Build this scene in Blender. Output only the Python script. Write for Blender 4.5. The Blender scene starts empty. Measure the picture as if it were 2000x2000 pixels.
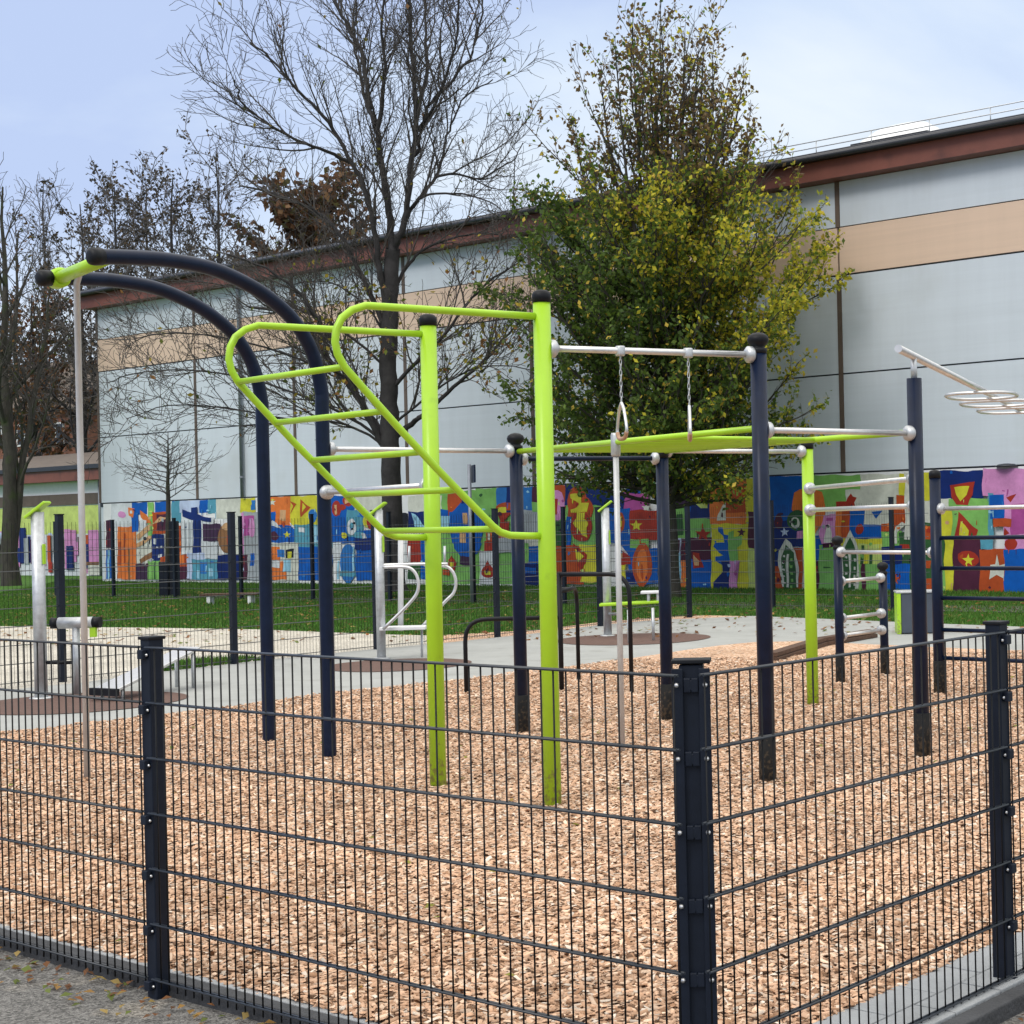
import bpy, bmesh, math, random
import numpy as np
from mathutils import Vector, Matrix
random.seed(7)
rnd = random.Random(11)
SC = bpy.context.scene
COL = SC.collection

# ------------------------------------------------------------------ camera
F, U0, V0, ROLL, PITCH, H = 3187.0, 1477.0, 1000.0, 0.0227, 0.0027, 1.70
cr, sr, cp, sp = math.cos(ROLL), math.sin(ROLL), math.cos(PITCH), math.sin(PITCH)
CAM = Vector((0, 0, H))
S = 2000 / 1932.0


def ray(dx, dy):
    A = dx * S - U0
    B = -(dy * S - V0)
    a = cr * A + sr * B
    b = -sr * A + cr * B
    return Vector((a / F, cp - sp * b / F, sp + cp * b / F))


def G(dx, dy, z=0.05):
    d = ray(dx, dy)
    return CAM + d * ((z - H) / d.z)


def aty(dx, dy, Y):
    d = ray(dx, dy)
    return CAM + d * (Y / d.y)


def onp(dx, dy, P, n):
    d = ray(dx, dy)
    return CAM + d * ((P - CAM).dot(n) / d.dot(n))


E1 = Vector((0.7945, -0.6073, 0))    # along the hall, towards the right and nearer
E2 = Vector((0.611, 0.7916, 0))      # along the right fence, away from the camera
WD = -E1
WN = Vector((0.6073, 0.7945, 0))     # into the hall
UP = Vector((0, 0, 1))

cam = bpy.data.cameras.new('camera')
cam.sensor_width = 36
cam.lens = F / 2000 * 36
cam.shift_x = -(U0 - 1000) / 2000
cam.clip_end = 3000
cam.clip_start = 0.05
camo = bpy.data.objects.new('camera', cam)
COL.objects.link(camo)
X0, UP0, FW = Vector((1, 0, 0)), Vector((0, -sp, cp)), Vector((0, cp, sp))
R_ = X0 * cr - UP0 * sr
U_ = UP0 * cr + X0 * sr
m = Matrix.Identity(4)
for i in range(3):
    m[i][0] = R_[i]
    m[i][1] = U_[i]
    m[i][2] = -FW[i]
m[0][3], m[1][3], m[2][3] = CAM
camo.matrix_world = m
SC.camera = camo


# ------------------------------------------------------------------ materials
def lin(c):
    return tuple(((v / 255) / 12.92 if v / 255 <= .04045 else ((v / 255 + .055) / 1.055) ** 2.4) for v in c)


def mat(name, base, rough=.5, metal=0.0, var=.12, scale=6.0, bump=0.0, bscale=60.0, spec=.5, stretch=None, dirt=None, streak=0, splash=None):
    m = bpy.data.materials.new(name)
    m.use_nodes = True
    nt = m.node_tree
    b = nt.nodes['Principled BSDF']
    b.inputs['Roughness'].default_value = rough
    b.inputs['Metallic'].default_value = metal
    b.inputs['Specular IOR Level'].default_value = spec
    tc = nt.nodes.new('ShaderNodeTexCoord')
    mp = nt.nodes.new('ShaderNodeMapping')
    nt.links.new(tc.outputs['Object'], mp.inputs['Vector'])
    if stretch:
        mp.inputs['Scale'].default_value = stretch
    n = nt.nodes.new('ShaderNodeTexNoise')
    n.inputs['Scale'].default_value = scale
    n.inputs['Detail'].default_value = 6
    n.inputs['Roughness'].default_value = .65
    nt.links.new(mp.outputs[0], n.inputs['Vector'])
    rp = nt.nodes.new('ShaderNodeValToRGB')
    rp.color_ramp.elements[0].position = .3
    rp.color_ramp.elements[1].position = .7
    rp.color_ramp.elements[0].color = tuple(max(0, c * (1 - var)) for c in base) + (1,)
    rp.color_ramp.elements[1].color = tuple(min(1, c * (1 + var)) for c in base) + (1,)
    nt.links.new(n.outputs['Fac'], rp.inputs[0])
    out = rp.outputs[0]
    if dirt:
        n2 = nt.nodes.new('ShaderNodeTexNoise')
        n2.inputs['Scale'].default_value = dirt[1]
        n2.inputs['Detail'].default_value = 8
        nt.links.new(tc.outputs['Object'], n2.inputs['Vector'])
        r2 = nt.nodes.new('ShaderNodeValToRGB')
        r2.color_ramp.elements[0].position = dirt[2]
        r2.color_ramp.elements[1].position = dirt[2] + .15
        nt.links.new(n2.outputs['Fac'], r2.inputs[0])
        mx = nt.nodes.new('ShaderNodeMix')
        mx.data_type = 'RGBA'
        nt.links.new(r2.outputs[0], mx.inputs[0])
        nt.links.new(out, mx.inputs[6])
        mx.inputs[7].default_value = tuple(dirt[0]) + (1,)
        out = mx.outputs[2]
    if streak:
        ms = nt.nodes.new('ShaderNodeMapping')
        ms.inputs['Scale'].default_value = (.9, .9, .07)
        nt.links.new(tc.outputs['Object'], ms.inputs['Vector'])
        n4 = nt.nodes.new('ShaderNodeTexNoise')
        n4.inputs['Scale'].default_value = 2.0
        n4.inputs['Detail'].default_value = 4
        n4.inputs['Roughness'].default_value = .7
        nt.links.new(ms.outputs[0], n4.inputs['Vector'])
        m4 = nt.nodes.new('ShaderNodeMapRange')
        m4.inputs['From Min'].default_value = .42
        m4.inputs['From Max'].default_value = .75
        m4.inputs['To Min'].default_value = 1
        m4.inputs['To Max'].default_value = 1 - streak
        nt.links.new(n4.outputs['Fac'], m4.inputs['Value'])
        v4 = nt.nodes.new('ShaderNodeVectorMath')
        v4.operation = 'SCALE'
        nt.links.new(out, v4.inputs[0])
        nt.links.new(m4.outputs[0], v4.inputs['Scale'])
        out = v4.outputs[0]
    if splash:
        # mud splashed up from the ground, in specks
        s5_ = nt.nodes.new('ShaderNodeSeparateXYZ')
        nt.links.new(tc.outputs['Object'], s5_.inputs[0])
        m5 = nt.nodes.new('ShaderNodeMapRange')
        m5.inputs['From Min'].default_value = 0
        m5.inputs['From Max'].default_value = .55
        m5.inputs['To Min'].default_value = .28
        m5.inputs['To Max'].default_value = -.1
        nt.links.new(s5_.outputs['Z'], m5.inputs['Value'])
        n5 = nt.nodes.new('ShaderNodeTexNoise')
        n5.inputs['Scale'].default_value = 38
        n5.inputs['Detail'].default_value = 5
        nt.links.new(tc.outputs['Object'], n5.inputs['Vector'])
        a5 = nt.nodes.new('ShaderNodeMath')
        a5.operation = 'ADD'
        nt.links.new(n5.outputs['Fac'], a5.inputs[0])
        nt.links.new(m5.outputs[0], a5.inputs[1])
        r5 = nt.nodes.new('ShaderNodeMapRange')
        r5.inputs['From Min'].default_value = .68
        r5.inputs['From Max'].default_value = .84
        r5.inputs['To Max'].default_value = .7
        nt.links.new(a5.outputs[0], r5.inputs['Value'])
        x5 = nt.nodes.new('ShaderNodeMix')
        x5.data_type = 'RGBA'
        nt.links.new(r5.outputs[0], x5.inputs[0])
        nt.links.new(out, x5.inputs[6])
        x5.inputs[7].default_value = tuple(splash) + (1,)
        out = x5.outputs[2]
    nt.links.new(out, b.inputs['Base Color'])
    if bump:
        n3 = nt.nodes.new('ShaderNodeTexNoise')
        n3.inputs['Scale'].default_value = bscale
        n3.inputs['Detail'].default_value = 4
        nt.links.new(mp.outputs[0], n3.inputs['Vector'])
        bp = nt.nodes.new('ShaderNodeBump')
        bp.inputs['Strength'].default_value = bump
        bp.inputs['Distance'].default_value = .02
        nt.links.new(n3.outputs['Fac'], bp.inputs['Height'])
        nt.links.new(bp.outputs[0], b.inputs['Normal'])
    return m


def colmat(name, rough=.8, trans=0.0, var=.0, gain=1.0):
    """colour from the per-face attribute Col"""
    m = bpy.data.materials.new(name)
    m.use_nodes = True
    nt = m.node_tree
    b = nt.nodes['Principled BSDF']
    b.inputs['Roughness'].default_value = rough
    b.inputs['Specular IOR Level'].default_value = .25
    at = nt.nodes.new('ShaderNodeAttribute')
    at.attribute_name = 'Col'
    out = at.outputs['Color']
    if var:
        tc = nt.nodes.new('ShaderNodeTexCoord')
        n = nt.nodes.new('ShaderNodeTexNoise')
        n.inputs['Scale'].default_value = 2.2
        n.inputs['Detail'].default_value = 10
        n.inputs['Roughness'].default_value = .7
        nt.links.new(tc.outputs['Object'], n.inputs['Vector'])
        mr = nt.nodes.new('ShaderNodeMapRange')
        mr.inputs['From Min'].default_value = .3
        mr.inputs['From Max'].default_value = .7
        mr.inputs['To Min'].default_value = 1 - var
        mr.inputs['To Max'].default_value = 1 + var
        nt.links.new(n.outputs['Fac'], mr.inputs['Value'])
        vm = nt.nodes.new('ShaderNodeVectorMath')
        vm.operation = 'SCALE'
        nt.links.new(out, vm.inputs[0])
        nt.links.new(mr.outputs[0], vm.inputs['Scale'])
        out = vm.outputs[0]
    nt.links.new(out, b.inputs['Base Color'])
    if trans:
        tr = nt.nodes.new('ShaderNodeBsdfTranslucent')
        nt.links.new(out, tr.inputs['Color'])
        mx = nt.nodes.new('ShaderNodeMixShader')
        mx.inputs[0].default_value = trans
        nt.links.new(b.outputs[0], mx.inputs[1])
        nt.links.new(tr.outputs[0], mx.inputs[2])
        nt.links.new(mx.outputs[0], nt.nodes['Material Output'].inputs['Surface'])
    return m


M = dict(
    navy=mat('navy_paint', (.0050, .0115, .033), .33, var=.25, scale=9, bump=.05, bscale=180, spec=.20),
    sleeve=mat('dark_ground_sleeve', (.020, .021, .022), .7, var=.3, spec=.1, splash=(.10, .075, .05)),
    black=mat('black_plastic', (.007, .008, .011), .5, var=.2, spec=.22),
    lime=mat('lime_paint', (.36, .62, .022), .35, var=.05, scale=4, bump=.03, bscale=150, dirt=((.25, .44, .03), 5, .64), splash=(.20, .15, .09)),
    satin=mat('satin_steel', (.52, .53, .54), .5, metal=.35, var=.08, scale=12),
    steel=mat('brushed_steel', (.66, .66, .66), .36, metal=.75, var=.1, scale=20),
    galv=mat('galvanised_steel', (.50, .52, .54), .45, metal=.6, var=.2, scale=14),
    zinc=mat('zinc_pipe', (.22, .24, .28), .5, metal=.3, var=.15),
    fence=mat('anthracite_fence', (.0085, .0125, .023), .45, var=.25, scale=8, bump=.04, bscale=200, spec=.22),
    wire=mat('anthracite_wire', (.006, .007, .009), .45, var=.2, scale=8, spec=.2),
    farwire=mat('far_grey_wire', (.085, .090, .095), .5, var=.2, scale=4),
    rail=mat('anthracite_rail', (.022, .028, .038), .36, var=.2, scale=8, spec=.45),
    bolt=mat('zinc_bolt', (.75, .75, .76), .3, metal=.9, var=.05),
    wall=mat('wall_panels', (.57, .625, .69), .6, var=.03, scale=.6, bump=.05, bscale=5, stretch=(.3, .3, 16), dirt=((.51, .55, .585), .35, .54), streak=.07),
    beige=mat('beige_band', (.66, .49, .375), .6, var=.04, scale=.7, bump=.05, bscale=5, stretch=(.3, .3, 16), streak=.05),
    fascia=mat('red_brown_fascia', (.185, .060, .042), .55, var=.15, scale=1.5, dirt=((.10, .035, .028), 1.2, .55)),
    mull=mat('brown_mullion', (.105, .075, .058), .6, var=.2, scale=3),
    roof=mat('dark_roof_edge', (.022, .025, .035), .45, var=.2, scale=2),
    grey_roof=mat('grey_roof_tiles', (.10, .078, .062), .8, var=.3, scale=2.5, bump=.3, bscale=12),
    brick=mat('red_brick', (.20, .085, .055), .85, var=.35, scale=5),
    white=mat('white_paint', (.72, .73, .74), .5, var=.05),
    glass=mat('window_glass', (.03, .04, .05), .1, var=.1),
    bark=mat('tree_bark', (.040, .036, .030), .9, var=.45, scale=9, bump=.6, bscale=25, stretch=(1, 1, .3), dirt=((.035, .048, .016), 3, .52)),
    darkbark=mat('dark_bark', (.028, .026, .027), .9, var=.4, scale=6, bump=.5, bscale=25),
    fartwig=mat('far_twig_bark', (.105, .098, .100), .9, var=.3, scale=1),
    twig=mat('twig_bark', (.060, .054, .050), .9, var=.3, scale=3),
    rubber=mat('brown_rubber', (.115, .066, .052), .9, var=.25, scale=20, bump=.3, bscale=150),
    path=mat('grey_concrete_path', (.325, .335, .325), .85, var=.10, scale=1.3, bump=.25, bscale=90, dirt=((.26, .265, .25), 2.2, .57)),
    paver=mat('grey_paver', (.29, .305, .32), .85, var=.15, scale=3, bump=.3, bscale=80),
    kerb=mat('dark_kerb', (.045, .047, .052), .85, var=.35, scale=6, bump=.4, bscale=60),
    strip=mat('mossy_strip', (.070, .075, .055), .9, var=.35, scale=3, bump=.4, bscale=40),
    timber=mat('dark_timber', (.085, .045, .028), .8, var=.4, scale=4, bump=.3, bscale=30, stretch=(1, 6, 6)),
    bin=mat('slate_panel', (.055, .070, .095), .5, var=.1),
    copper=mat('warm_grip', (.42, .24, .15), .5, var=.15),
    leafc=colmat('leaf', .55, .45),
    chipc=colmat('wood_chip', .85),
    paint=colmat('mural_paint', .55, 0, .26),
    grassc=colmat('grass_blade', .7, .25),
)


def asphalt_mat():
    m = mat('asphalt', (.135, .131, .125), .92, var=.25, scale=2.0, bump=.8, bscale=140, dirt=((.24, .22, .19), 3.0, .58))
    nt = m.node_tree
    b = nt.nodes['Principled BSDF']
    src = b.inputs['Base Color'].links[0].from_socket
    tc = nt.nodes.new('ShaderNodeTexCoord')
    v = nt.nodes.new('ShaderNodeTexVoronoi')
    v.inputs['Scale'].default_value = 110
    nt.links.new(tc.outputs['Object'], v.inputs['Vector'])
    hs = nt.nodes.new('ShaderNodeMapRange')
    hs.inputs['To Min'].default_value = .45
    hs.inputs['To Max'].default_value = 1.9
    sx = nt.nodes.new('ShaderNodeSeparateColor')
    nt.links.new(v.outputs['Color'], sx.inputs[0])
    nt.links.new(sx.outputs[0], hs.inputs['Value'])
    vm = nt.nodes.new('ShaderNodeVectorMath')
    vm.operation = 'SCALE'
    nt.links.new(src, vm.inputs[0])
    nt.links.new(hs.outputs[0], vm.inputs['Scale'])
    nt.links.new(vm.outputs[0], b.inputs['Base Color'])
    return m


def cell_mat(name, cols, scale, stretch, rough=.9, bump=.6):
    m = bpy.data.materials.new(name)
    m.use_nodes = True
    nt = m.node_tree
    b = nt.nodes['Principled BSDF']
    b.inputs['Roughness'].default_value = rough
    b.inputs['Specular IOR Level'].default_value = .2
    tc = nt.nodes.new('ShaderNodeTexCoord')
    mp = nt.nodes.new('ShaderNodeMapping')
    mp.inputs['Scale'].default_value = stretch
    nz = nt.nodes.new('ShaderNodeTexNoise')
    nz.inputs['Scale'].default_value = 9
    nt.links.new(tc.outputs['Object'], nz.inputs['Vector'])
    ad = nt.nodes.new('ShaderNodeVectorMath')
    ad.operation = 'MULTIPLY_ADD'
    ad.inputs[1].default_value = (.15, .15, .15)
    nt.links.new(nz.outputs['Color'], ad.inputs[0])
    nt.links.new(tc.outputs['Object'], ad.inputs[2])
    nt.links.new(ad.outputs[0], mp.inputs['Vector'])
    v = nt.nodes.new('ShaderNodeTexVoronoi')
    v.inputs['Scale'].default_value = scale
    nt.links.new(mp.outputs[0], v.inputs['Vector'])
    sx = nt.nodes.new('ShaderNodeSeparateColor')
    nt.links.new(v.outputs['Color'], sx.inputs[0])
    rp = nt.nodes.new('ShaderNodeValToRGB')
    rp.color_ramp.interpolation = 'CONSTANT'
    while len(rp.color_ramp.elements) < len(cols):
        rp.color_ramp.elements.new(.5)
    t = 0
    for e, (w, c) in zip(rp.color_ramp.elements, cols):
        e.position = t
        e.color = tuple(c) + (1,)
        t += w
    nt.links.new(sx.outputs[0], rp.inputs[0])
    n2 = nt.nodes.new('ShaderNodeTexNoise')
    n2.inputs['Scale'].default_value = .9
    n2.inputs['Detail'].default_value = 6
    nt.links.new(tc.outputs['Object'], n2.inputs['Vector'])
    mr = nt.nodes.new('ShaderNodeMapRange')
    mr.inputs['From Min'].default_value = .3
    mr.inputs['From Max'].default_value = .7
    mr.inputs['To Min'].default_value = .82
    mr.inputs['To Max'].default_value = 1.14
    nt.links.new(n2.outputs['Fac'], mr.inputs['Value'])
    vm = nt.nodes.new('ShaderNodeVectorMath')
    vm.operation = 'SCALE'
    nt.links.new(rp.outputs[0], vm.inputs[0])
    nt.links.new(mr.outputs[0], vm.inputs['Scale'])
    nt.links.new(vm.outputs[0], b.inputs['Base Color'])
    bp = nt.nodes.new('ShaderNodeBump')
    bp.inputs['Strength'].default_value = bump
    bp.inputs['Distance'].default_value = .02
    nt.links.new(v.outputs['Distance'], bp.inputs['Height'])
    nt.links.new(bp.outputs[0], b.inputs['Normal'])
    return m


CHIPCOLS = [(.32, (.66, .430, .290)), (.24, (.54, .335, .215)), (.18, (.74, .545, .40)), (.12, (.36, .205, .120)), (.07, (.15, .085, .050)), (.07, (.72, .62, .52))]
M['asphalt'] = asphalt_mat()
M['chips'] = cell_mat('wood_chip_bed', CHIPCOLS, 34, (1, 2.0, 1))
M['gravel'] = cell_mat('cream_gravel', [(.4, (.56, .525, .455)), (.3, (.46, .43, .37)), (.2, (.66, .63, .56)), (.1, (.33, .30, .25))], 60, (1, 1, 1))
M['lawn'] = cell_mat('lawn', [(.4, (.050, .142, .015)), (.3, (.038, .110, .012)), (.2, (.066, .165, .020)), (.1, (.070, .115, .022))], 22, (1, 1, 1))


# ------------------------------------------------------------------ mesh building
class MB:
    def __init__(s):
        s.v = []
        s.f = []
        s.sm = []
        s.c = []

    def add(s, verts, faces, smooth=False, col=None):
        o = len(s.v)
        s.v += [Vector(p) for p in verts]
        for f in faces:
            s.f.append(tuple(i + o for i in f))
            s.sm.append(smooth)
            s.c.append(col)

    def box(s, c, size, ax=None):
        """box at centre c with full sizes along axes ax"""
        ax = ax or (Vector((1, 0, 0)), Vector((0, 1, 0)), UP)
        c = Vector(c)
        vs = []
        for k in (-1, 1):
            for j in (-1, 1):
                for i in (-1, 1):
                    vs.append(c + ax[0] * (i * size[0] / 2) + ax[1] * (j * size[1] / 2) + ax[2] * (k * size[2] / 2))
        s.add(vs, [(0, 2, 3, 1), (4, 5, 7, 6), (0, 1, 5, 4), (2, 6, 7, 3), (0, 4, 6, 2), (1, 3, 7, 5)])

    def tube(s, pts, r, n=12, caps=True, smooth=True):
        pts = [Vector(p) for p in pts]
        rs = r if isinstance(r, (list, tuple)) else [r] * len(pts)
        o = len(s.v)
        prev = None
        for i, p in enumerate(pts):
            if i == 0:
                t = pts[1] - pts[0]
            elif i == len(pts) - 1:
                t = pts[-1] - pts[-2]
            else:
                t = (pts[i + 1] - p).normalized() + (p - pts[i - 1]).normalized()
            t = t.normalized()
            if prev is None:
                a = Vector((0, 0, 1)) if abs(t.z) < .9 else Vector((1, 0, 0))
                x = t.cross(a).normalized()
            else:
                x = (prev - t * prev.dot(t)).normalized()
            prev = x
            y = t.cross(x)
            for k in range(n):
                an = 2 * math.pi * k / n
                s.v.append(p + x * (math.cos(an) * rs[i]) + y * (math.sin(an) * rs[i]))
        for i in range(len(pts) - 1):
            for k in range(n):
                a, b = o + i * n + k, o + i * n + (k + 1) % n
                s.f.append((a, b, b + n, a + n))
                s.sm.append(smooth)
                s.c.append(None)
        if caps:
            s.f.append(tuple(o + k for k in reversed(range(n))))
            e = o + (len(pts) - 1) * n
            s.f.append(tuple(e + k for k in range(n)))
            s.sm += [False, False]
            s.c += [None, None]

    def lathe(s, c, prof, n=20, axis=UP, smooth=True):
        """profile of (radius, height) turned round axis at c"""
        axis = axis.normalized()
        a = Vector((1, 0, 0)) if abs(axis.x) < .9 else Vector((0, 1, 0))
        x = axis.cross(a).normalized()
        y = axis.cross(x)
        o = len(s.v)
        for r, h in prof:
            for k in range(n):
                an = 2 * math.pi * k / n
                s.v.append(Vector(c) + axis * h + x * (r * math.cos(an)) + y * (r * math.sin(an)))
        for i in range(len(prof) - 1):
            for k in range(n):
                q, b = o + i * n + k, o + i * n + (k + 1) % n
                s.f.append((q, b, b + n, q + n))
                s.sm.append(smooth)
                s.c.append(None)
        s.f.append(tuple(o + k for k in reversed(range(n))))
        e = o + (len(prof) - 1) * n
        s.f.append(tuple(e + k for k in range(n)))
        s.sm += [False, False]
        s.c += [None, None]

    def poly(s, pts, col=None):
        s.add(pts, [tuple(range(len(pts)))], col=col)

    def build(s, name, material, parent=None, bevel=0):
        return finish(name, s.v, s.f, material, parent, s.sm, s.c if any(c is not None for c in s.c) else None, bevel)


def root_loc(o):
    while o is not None and o.parent is not None:
        o = o.parent
    return o.location.copy() if o is not None else Vector((0, 0, 0))


def finish(name, verts, faces, material, parent=None, smooth=None, cols=None, bevel=0):
    me = bpy.data.meshes.new(name)
    off = root_loc(parent)
    me.from_pydata([tuple(Vector(v) - off) for v in verts], [], faces)
    if smooth:
        me.polygons.foreach_set('use_smooth', smooth)
    if cols:
        a = me.color_attributes.new('Col', 'FLOAT_COLOR', 'CORNER')
        buf = []
        for f, c in zip(faces, cols):
            buf += list(c + (1,)) * len(f)
        a.data.foreach_set('color', buf)
    me.materials.append(material)
    me.update()
    o = bpy.data.objects.new(name, me)
    COL.objects.link(o)
    if parent is not None:
        o.parent = parent
    if bevel:
        b = o.modifiers.new('bevel', 'BEVEL')
        b.width = bevel
        b.segments = 2
        b.limit_method = 'ANGLE'
    return o


def npmesh(name, V, Fq, material, parent=None, colv=None, k=4):
    """fast mesh from numpy arrays, k-gons"""
    me = bpy.data.meshes.new(name)
    off = np.array(root_loc(parent))
    V = np.asarray(V, dtype=np.float32) - off.astype(np.float32)
    Fq = np.asarray(Fq, dtype=np.int32)
    me.vertices.add(len(V))
    me.vertices.foreach_set('co', V.ravel())
    me.loops.add(Fq.size)
    me.loops.foreach_set('vertex_index', Fq.ravel())
    me.polygons.add(len(Fq))
    me.polygons.foreach_set('loop_start', np.arange(0, Fq.size, k, dtype=np.int32))
    me.polygons.foreach_set('loop_total', np.full(len(Fq), k, dtype=np.int32))
    if colv is not None:
        a = me.color_attributes.new('Col', 'FLOAT_COLOR', 'POINT')
        c4 = np.ones((len(V), 4), dtype=np.float32)
        c4[:, :3] = colv
        a.data.foreach_set('color', c4.ravel())
    me.materials.append(material)
    me.update(calc_edges=True)
    me.validate()
    o = bpy.data.objects.new(name, me)
    COL.objects.link(o)
    if parent is not None:
        o.parent = parent
    return o


def thing(name, label, cat, loc, group=None):
    o = bpy.data.objects.new(name, None)
    COL.objects.link(o)
    o.location = loc
    o.empty_display_size = .2
    o['label'] = label
    o['category'] = cat
    if group:
        o['group'] = group
    return o


def tag(o, label, cat, group=None, kind=None):
    o['label'] = label
    o['category'] = cat
    if group:
        o['group'] = group
    if kind:
        o['kind'] = kind
    return o


def struct(o):
    o['kind'] = 'structure'
    return o


def arc_pts(p0, corner, p1, r, n=7):
    """polyline p0 -> corner -> p1 with the corner rounded by r"""
    p0, c, p1 = Vector(p0), Vector(corner), Vector(p1)
    a = c + (p0 - c).normalized() * r
    b = c + (p1 - c).normalized() * r
    out = [p0]
    for i in range(n + 1):
        t = i / n
        out.append(a * (1 - t) ** 2 + c * 2 * t * (1 - t) + b * t * t)
    out.append(p1)
    return out


def smooth_line(pts, n=6):
    """Catmull-Rom through pts"""
    pts = [Vector(p) for p in pts]
    P = [pts[0] * 2 - pts[1]] + pts + [pts[-1] * 2 - pts[-2]]
    out = []
    for i in range(1, len(P) - 2):
        a, b, c, d = P[i - 1:i + 3]
        for k in range(n):
            t = k / n
            out.append(.5 * ((2 * b) + (c - a) * t + (2 * a - 5 * b + 4 * c - d) * t * t + (3 * b - a - 3 * c + d) * t ** 3))
    out.append(pts[-1])
    return out


# ------------------------------------------------------------------ world and light
def make_world():
    w = bpy.data.worlds.new('World')
    SC.world = w
    w.use_nodes = True
    nt = w.node_tree
    bg = nt.nodes['Background']
    bg.inputs['Strength'].default_value = .1
    sky = nt.nodes.new('ShaderNodeTexSky')
    sky.sky_type = 'NISHITA'
    sky.sun_disc = False
    sky.sun_elevation = math.radians(42)
    sky.sun_rotation = math.radians(215)
    tc = nt.nodes.new('ShaderNodeTexCoord')
    mp = nt.nodes.new('ShaderNodeMapping')
    mp.inputs['Scale'].default_value = (1, 1, 2.4)
    mp.inputs['Location'].default_value = (.35, .2, .1)
    nt.links.new(tc.outputs['Generated'], mp.inputs['Vector'])
    n = nt.nodes.new('ShaderNodeTexNoise')
    n.inputs['Scale'].default_value = 3.4
    n.inputs['Detail'].default_value = 7
    n.inputs['Roughness'].default_value = .52
    n.inputs['Distortion'].default_value = .4
    nt.links.new(mp.outputs[0], n.inputs['Vector'])
    sx = nt.nodes.new('ShaderNodeSeparateXYZ')
    nt.links.new(tc.outputs['Generated'], sx.inputs[0])
    # clearer, bluer air towards the left, whiter cloud towards the right
    mx = nt.nodes.new('ShaderNodeMath')
    mx.operation = 'MULTIPLY_ADD'
    mx.inputs[1].default_value = .60
    mx.inputs[2].default_value = .33
    nt.links.new(sx.outputs['X'], mx.inputs[0])
    ad = nt.nodes.new('ShaderNodeMath')
    ad.operation = 'ADD'
    nt.links.new(n.outputs['Fac'], ad.inputs[0])
    nt.links.new(mx.outputs[0], ad.inputs[1])
    mz = nt.nodes.new('ShaderNodeMath')
    mz.operation = 'MULTIPLY_ADD'
    mz.inputs[1].default_value = -1.25
    nt.links.new(sx.outputs['Z'], mz.inputs[0])
    nt.links.new(ad.outputs[0], mz.inputs[2])
    rp = nt.nodes.new('ShaderNodeValToRGB')
    e = rp.color_ramp.elements
    e[0].position = .28
    e[0].color = lin((192, 210, 246)) + (1,)
    e[1].position = .72
    e[1].color = lin((236, 246, 255)) + (1,)
    k = e.new(.5)
    k.color = lin((214, 230, 253)) + (1,)
    nt.links.new(mz.outputs[0], rp.inputs[0])
    # an overcast dome is brighter overhead
    el = nt.nodes.new('ShaderNodeMapRange')
    el.interpolation_type = 'SMOOTHSTEP'
    el.inputs['From Min'].default_value = .32
    el.inputs['From Max'].default_value = .95
    el.inputs['To Min'].default_value = 10.6
    el.inputs['To Max'].default_value = 26.0
    nt.links.new(sx.outputs['Z'], el.inputs['Value'])
    sc = nt.nodes.new('ShaderNodeVectorMath')
    sc.operation = 'SCALE'
    zc = nt.nodes.new('ShaderNodeMapRange')
    zc.interpolation_type = 'SMOOTHSTEP'
    zc.inputs['From Min'].default_value = .30
    zc.inputs['From Max'].default_value = .65
    nt.links.new(sx.outputs['Z'], zc.inputs['Value'])
    cmx = nt.nodes.new('ShaderNodeMix')
    cmx.data_type = 'RGBA'
    nt.links.new(zc.outputs[0], cmx.inputs[0])
    nt.links.new(rp.outputs[0], cmx.inputs[6])
    cmx.inputs[7].default_value = (.93, .90, .84, 1)
    nt.links.new(cmx.outputs[2], sc.inputs[0])
    nt.links.new(el.outputs[0], sc.inputs['Scale'])
    mix = nt.nodes.new('ShaderNodeMix')
    mix.data_type = 'RGBA'
    mix.inputs[0].default_value = .92
    nt.links.new(sky.outputs[0], mix.inputs[6])
    nt.links.new(sc.outputs[0], mix.inputs[7])
    nt.links.new(mix.outputs[2], bg.inputs['Color'])
    sun = bpy.data.lights.new('sun', 'SUN')
    sun.energy = 1.3
    sun.angle = math.radians(18)
    sun.color = (1, .965, .91)
    so = bpy.data.objects.new('sun', sun)
    COL.objects.link(so)
    az, elv = math.radians(215), math.radians(42)
    d = Vector((math.sin(az) * math.cos(elv), math.cos(az) * math.cos(elv), math.sin(elv)))
    so.rotation_euler = d.to_track_quat('Z', 'Y').to_euler()
    SC.view_settings.view_transform = 'Standard'
    SC.view_settings.look = 'None'
    SC.view_settings.exposure = 0.0
    SC.view_settings.gamma = 1.0


make_world()


# ------------------------------------------------------------------ ground
def sheet(name, pts, z, material, sub=0):
    mb = MB()
    mb.poly([(p[0], p[1], z) for p in pts])
    return struct(mb.build(name, material))


ZP = .05
LOW = [(-300, 1425), (0, 1387), (256, 1357), (483, 1329), (710, 1300), (918, 1279), (1063, 1261), (1200, 1241), (1300, 1226), (1360, 1218), (1421, 1212), (1517, 1210), (1641, 1216), (1890, 1227), (2300, 1246)]
UPP = [(-300, 1325), (0, 1303), (150, 1288), (308, 1267), (483, 1247), (711, 1224), (837, 1213), (1019, 1194), (1129, 1179), (1242, 1169), (1304, 1167), (1421, 1162), (1544, 1167), (1783, 1177), (2300, 1196)]
GRV = [(-300, 1176), (0, 1181), (300, 1184), (483, 1187), (711, 1196), (837, 1199)]
LIT = [(837, 1197), (1019, 1187), (1129, 1173), (1242, 1164), (1330, 1160)]

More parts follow.
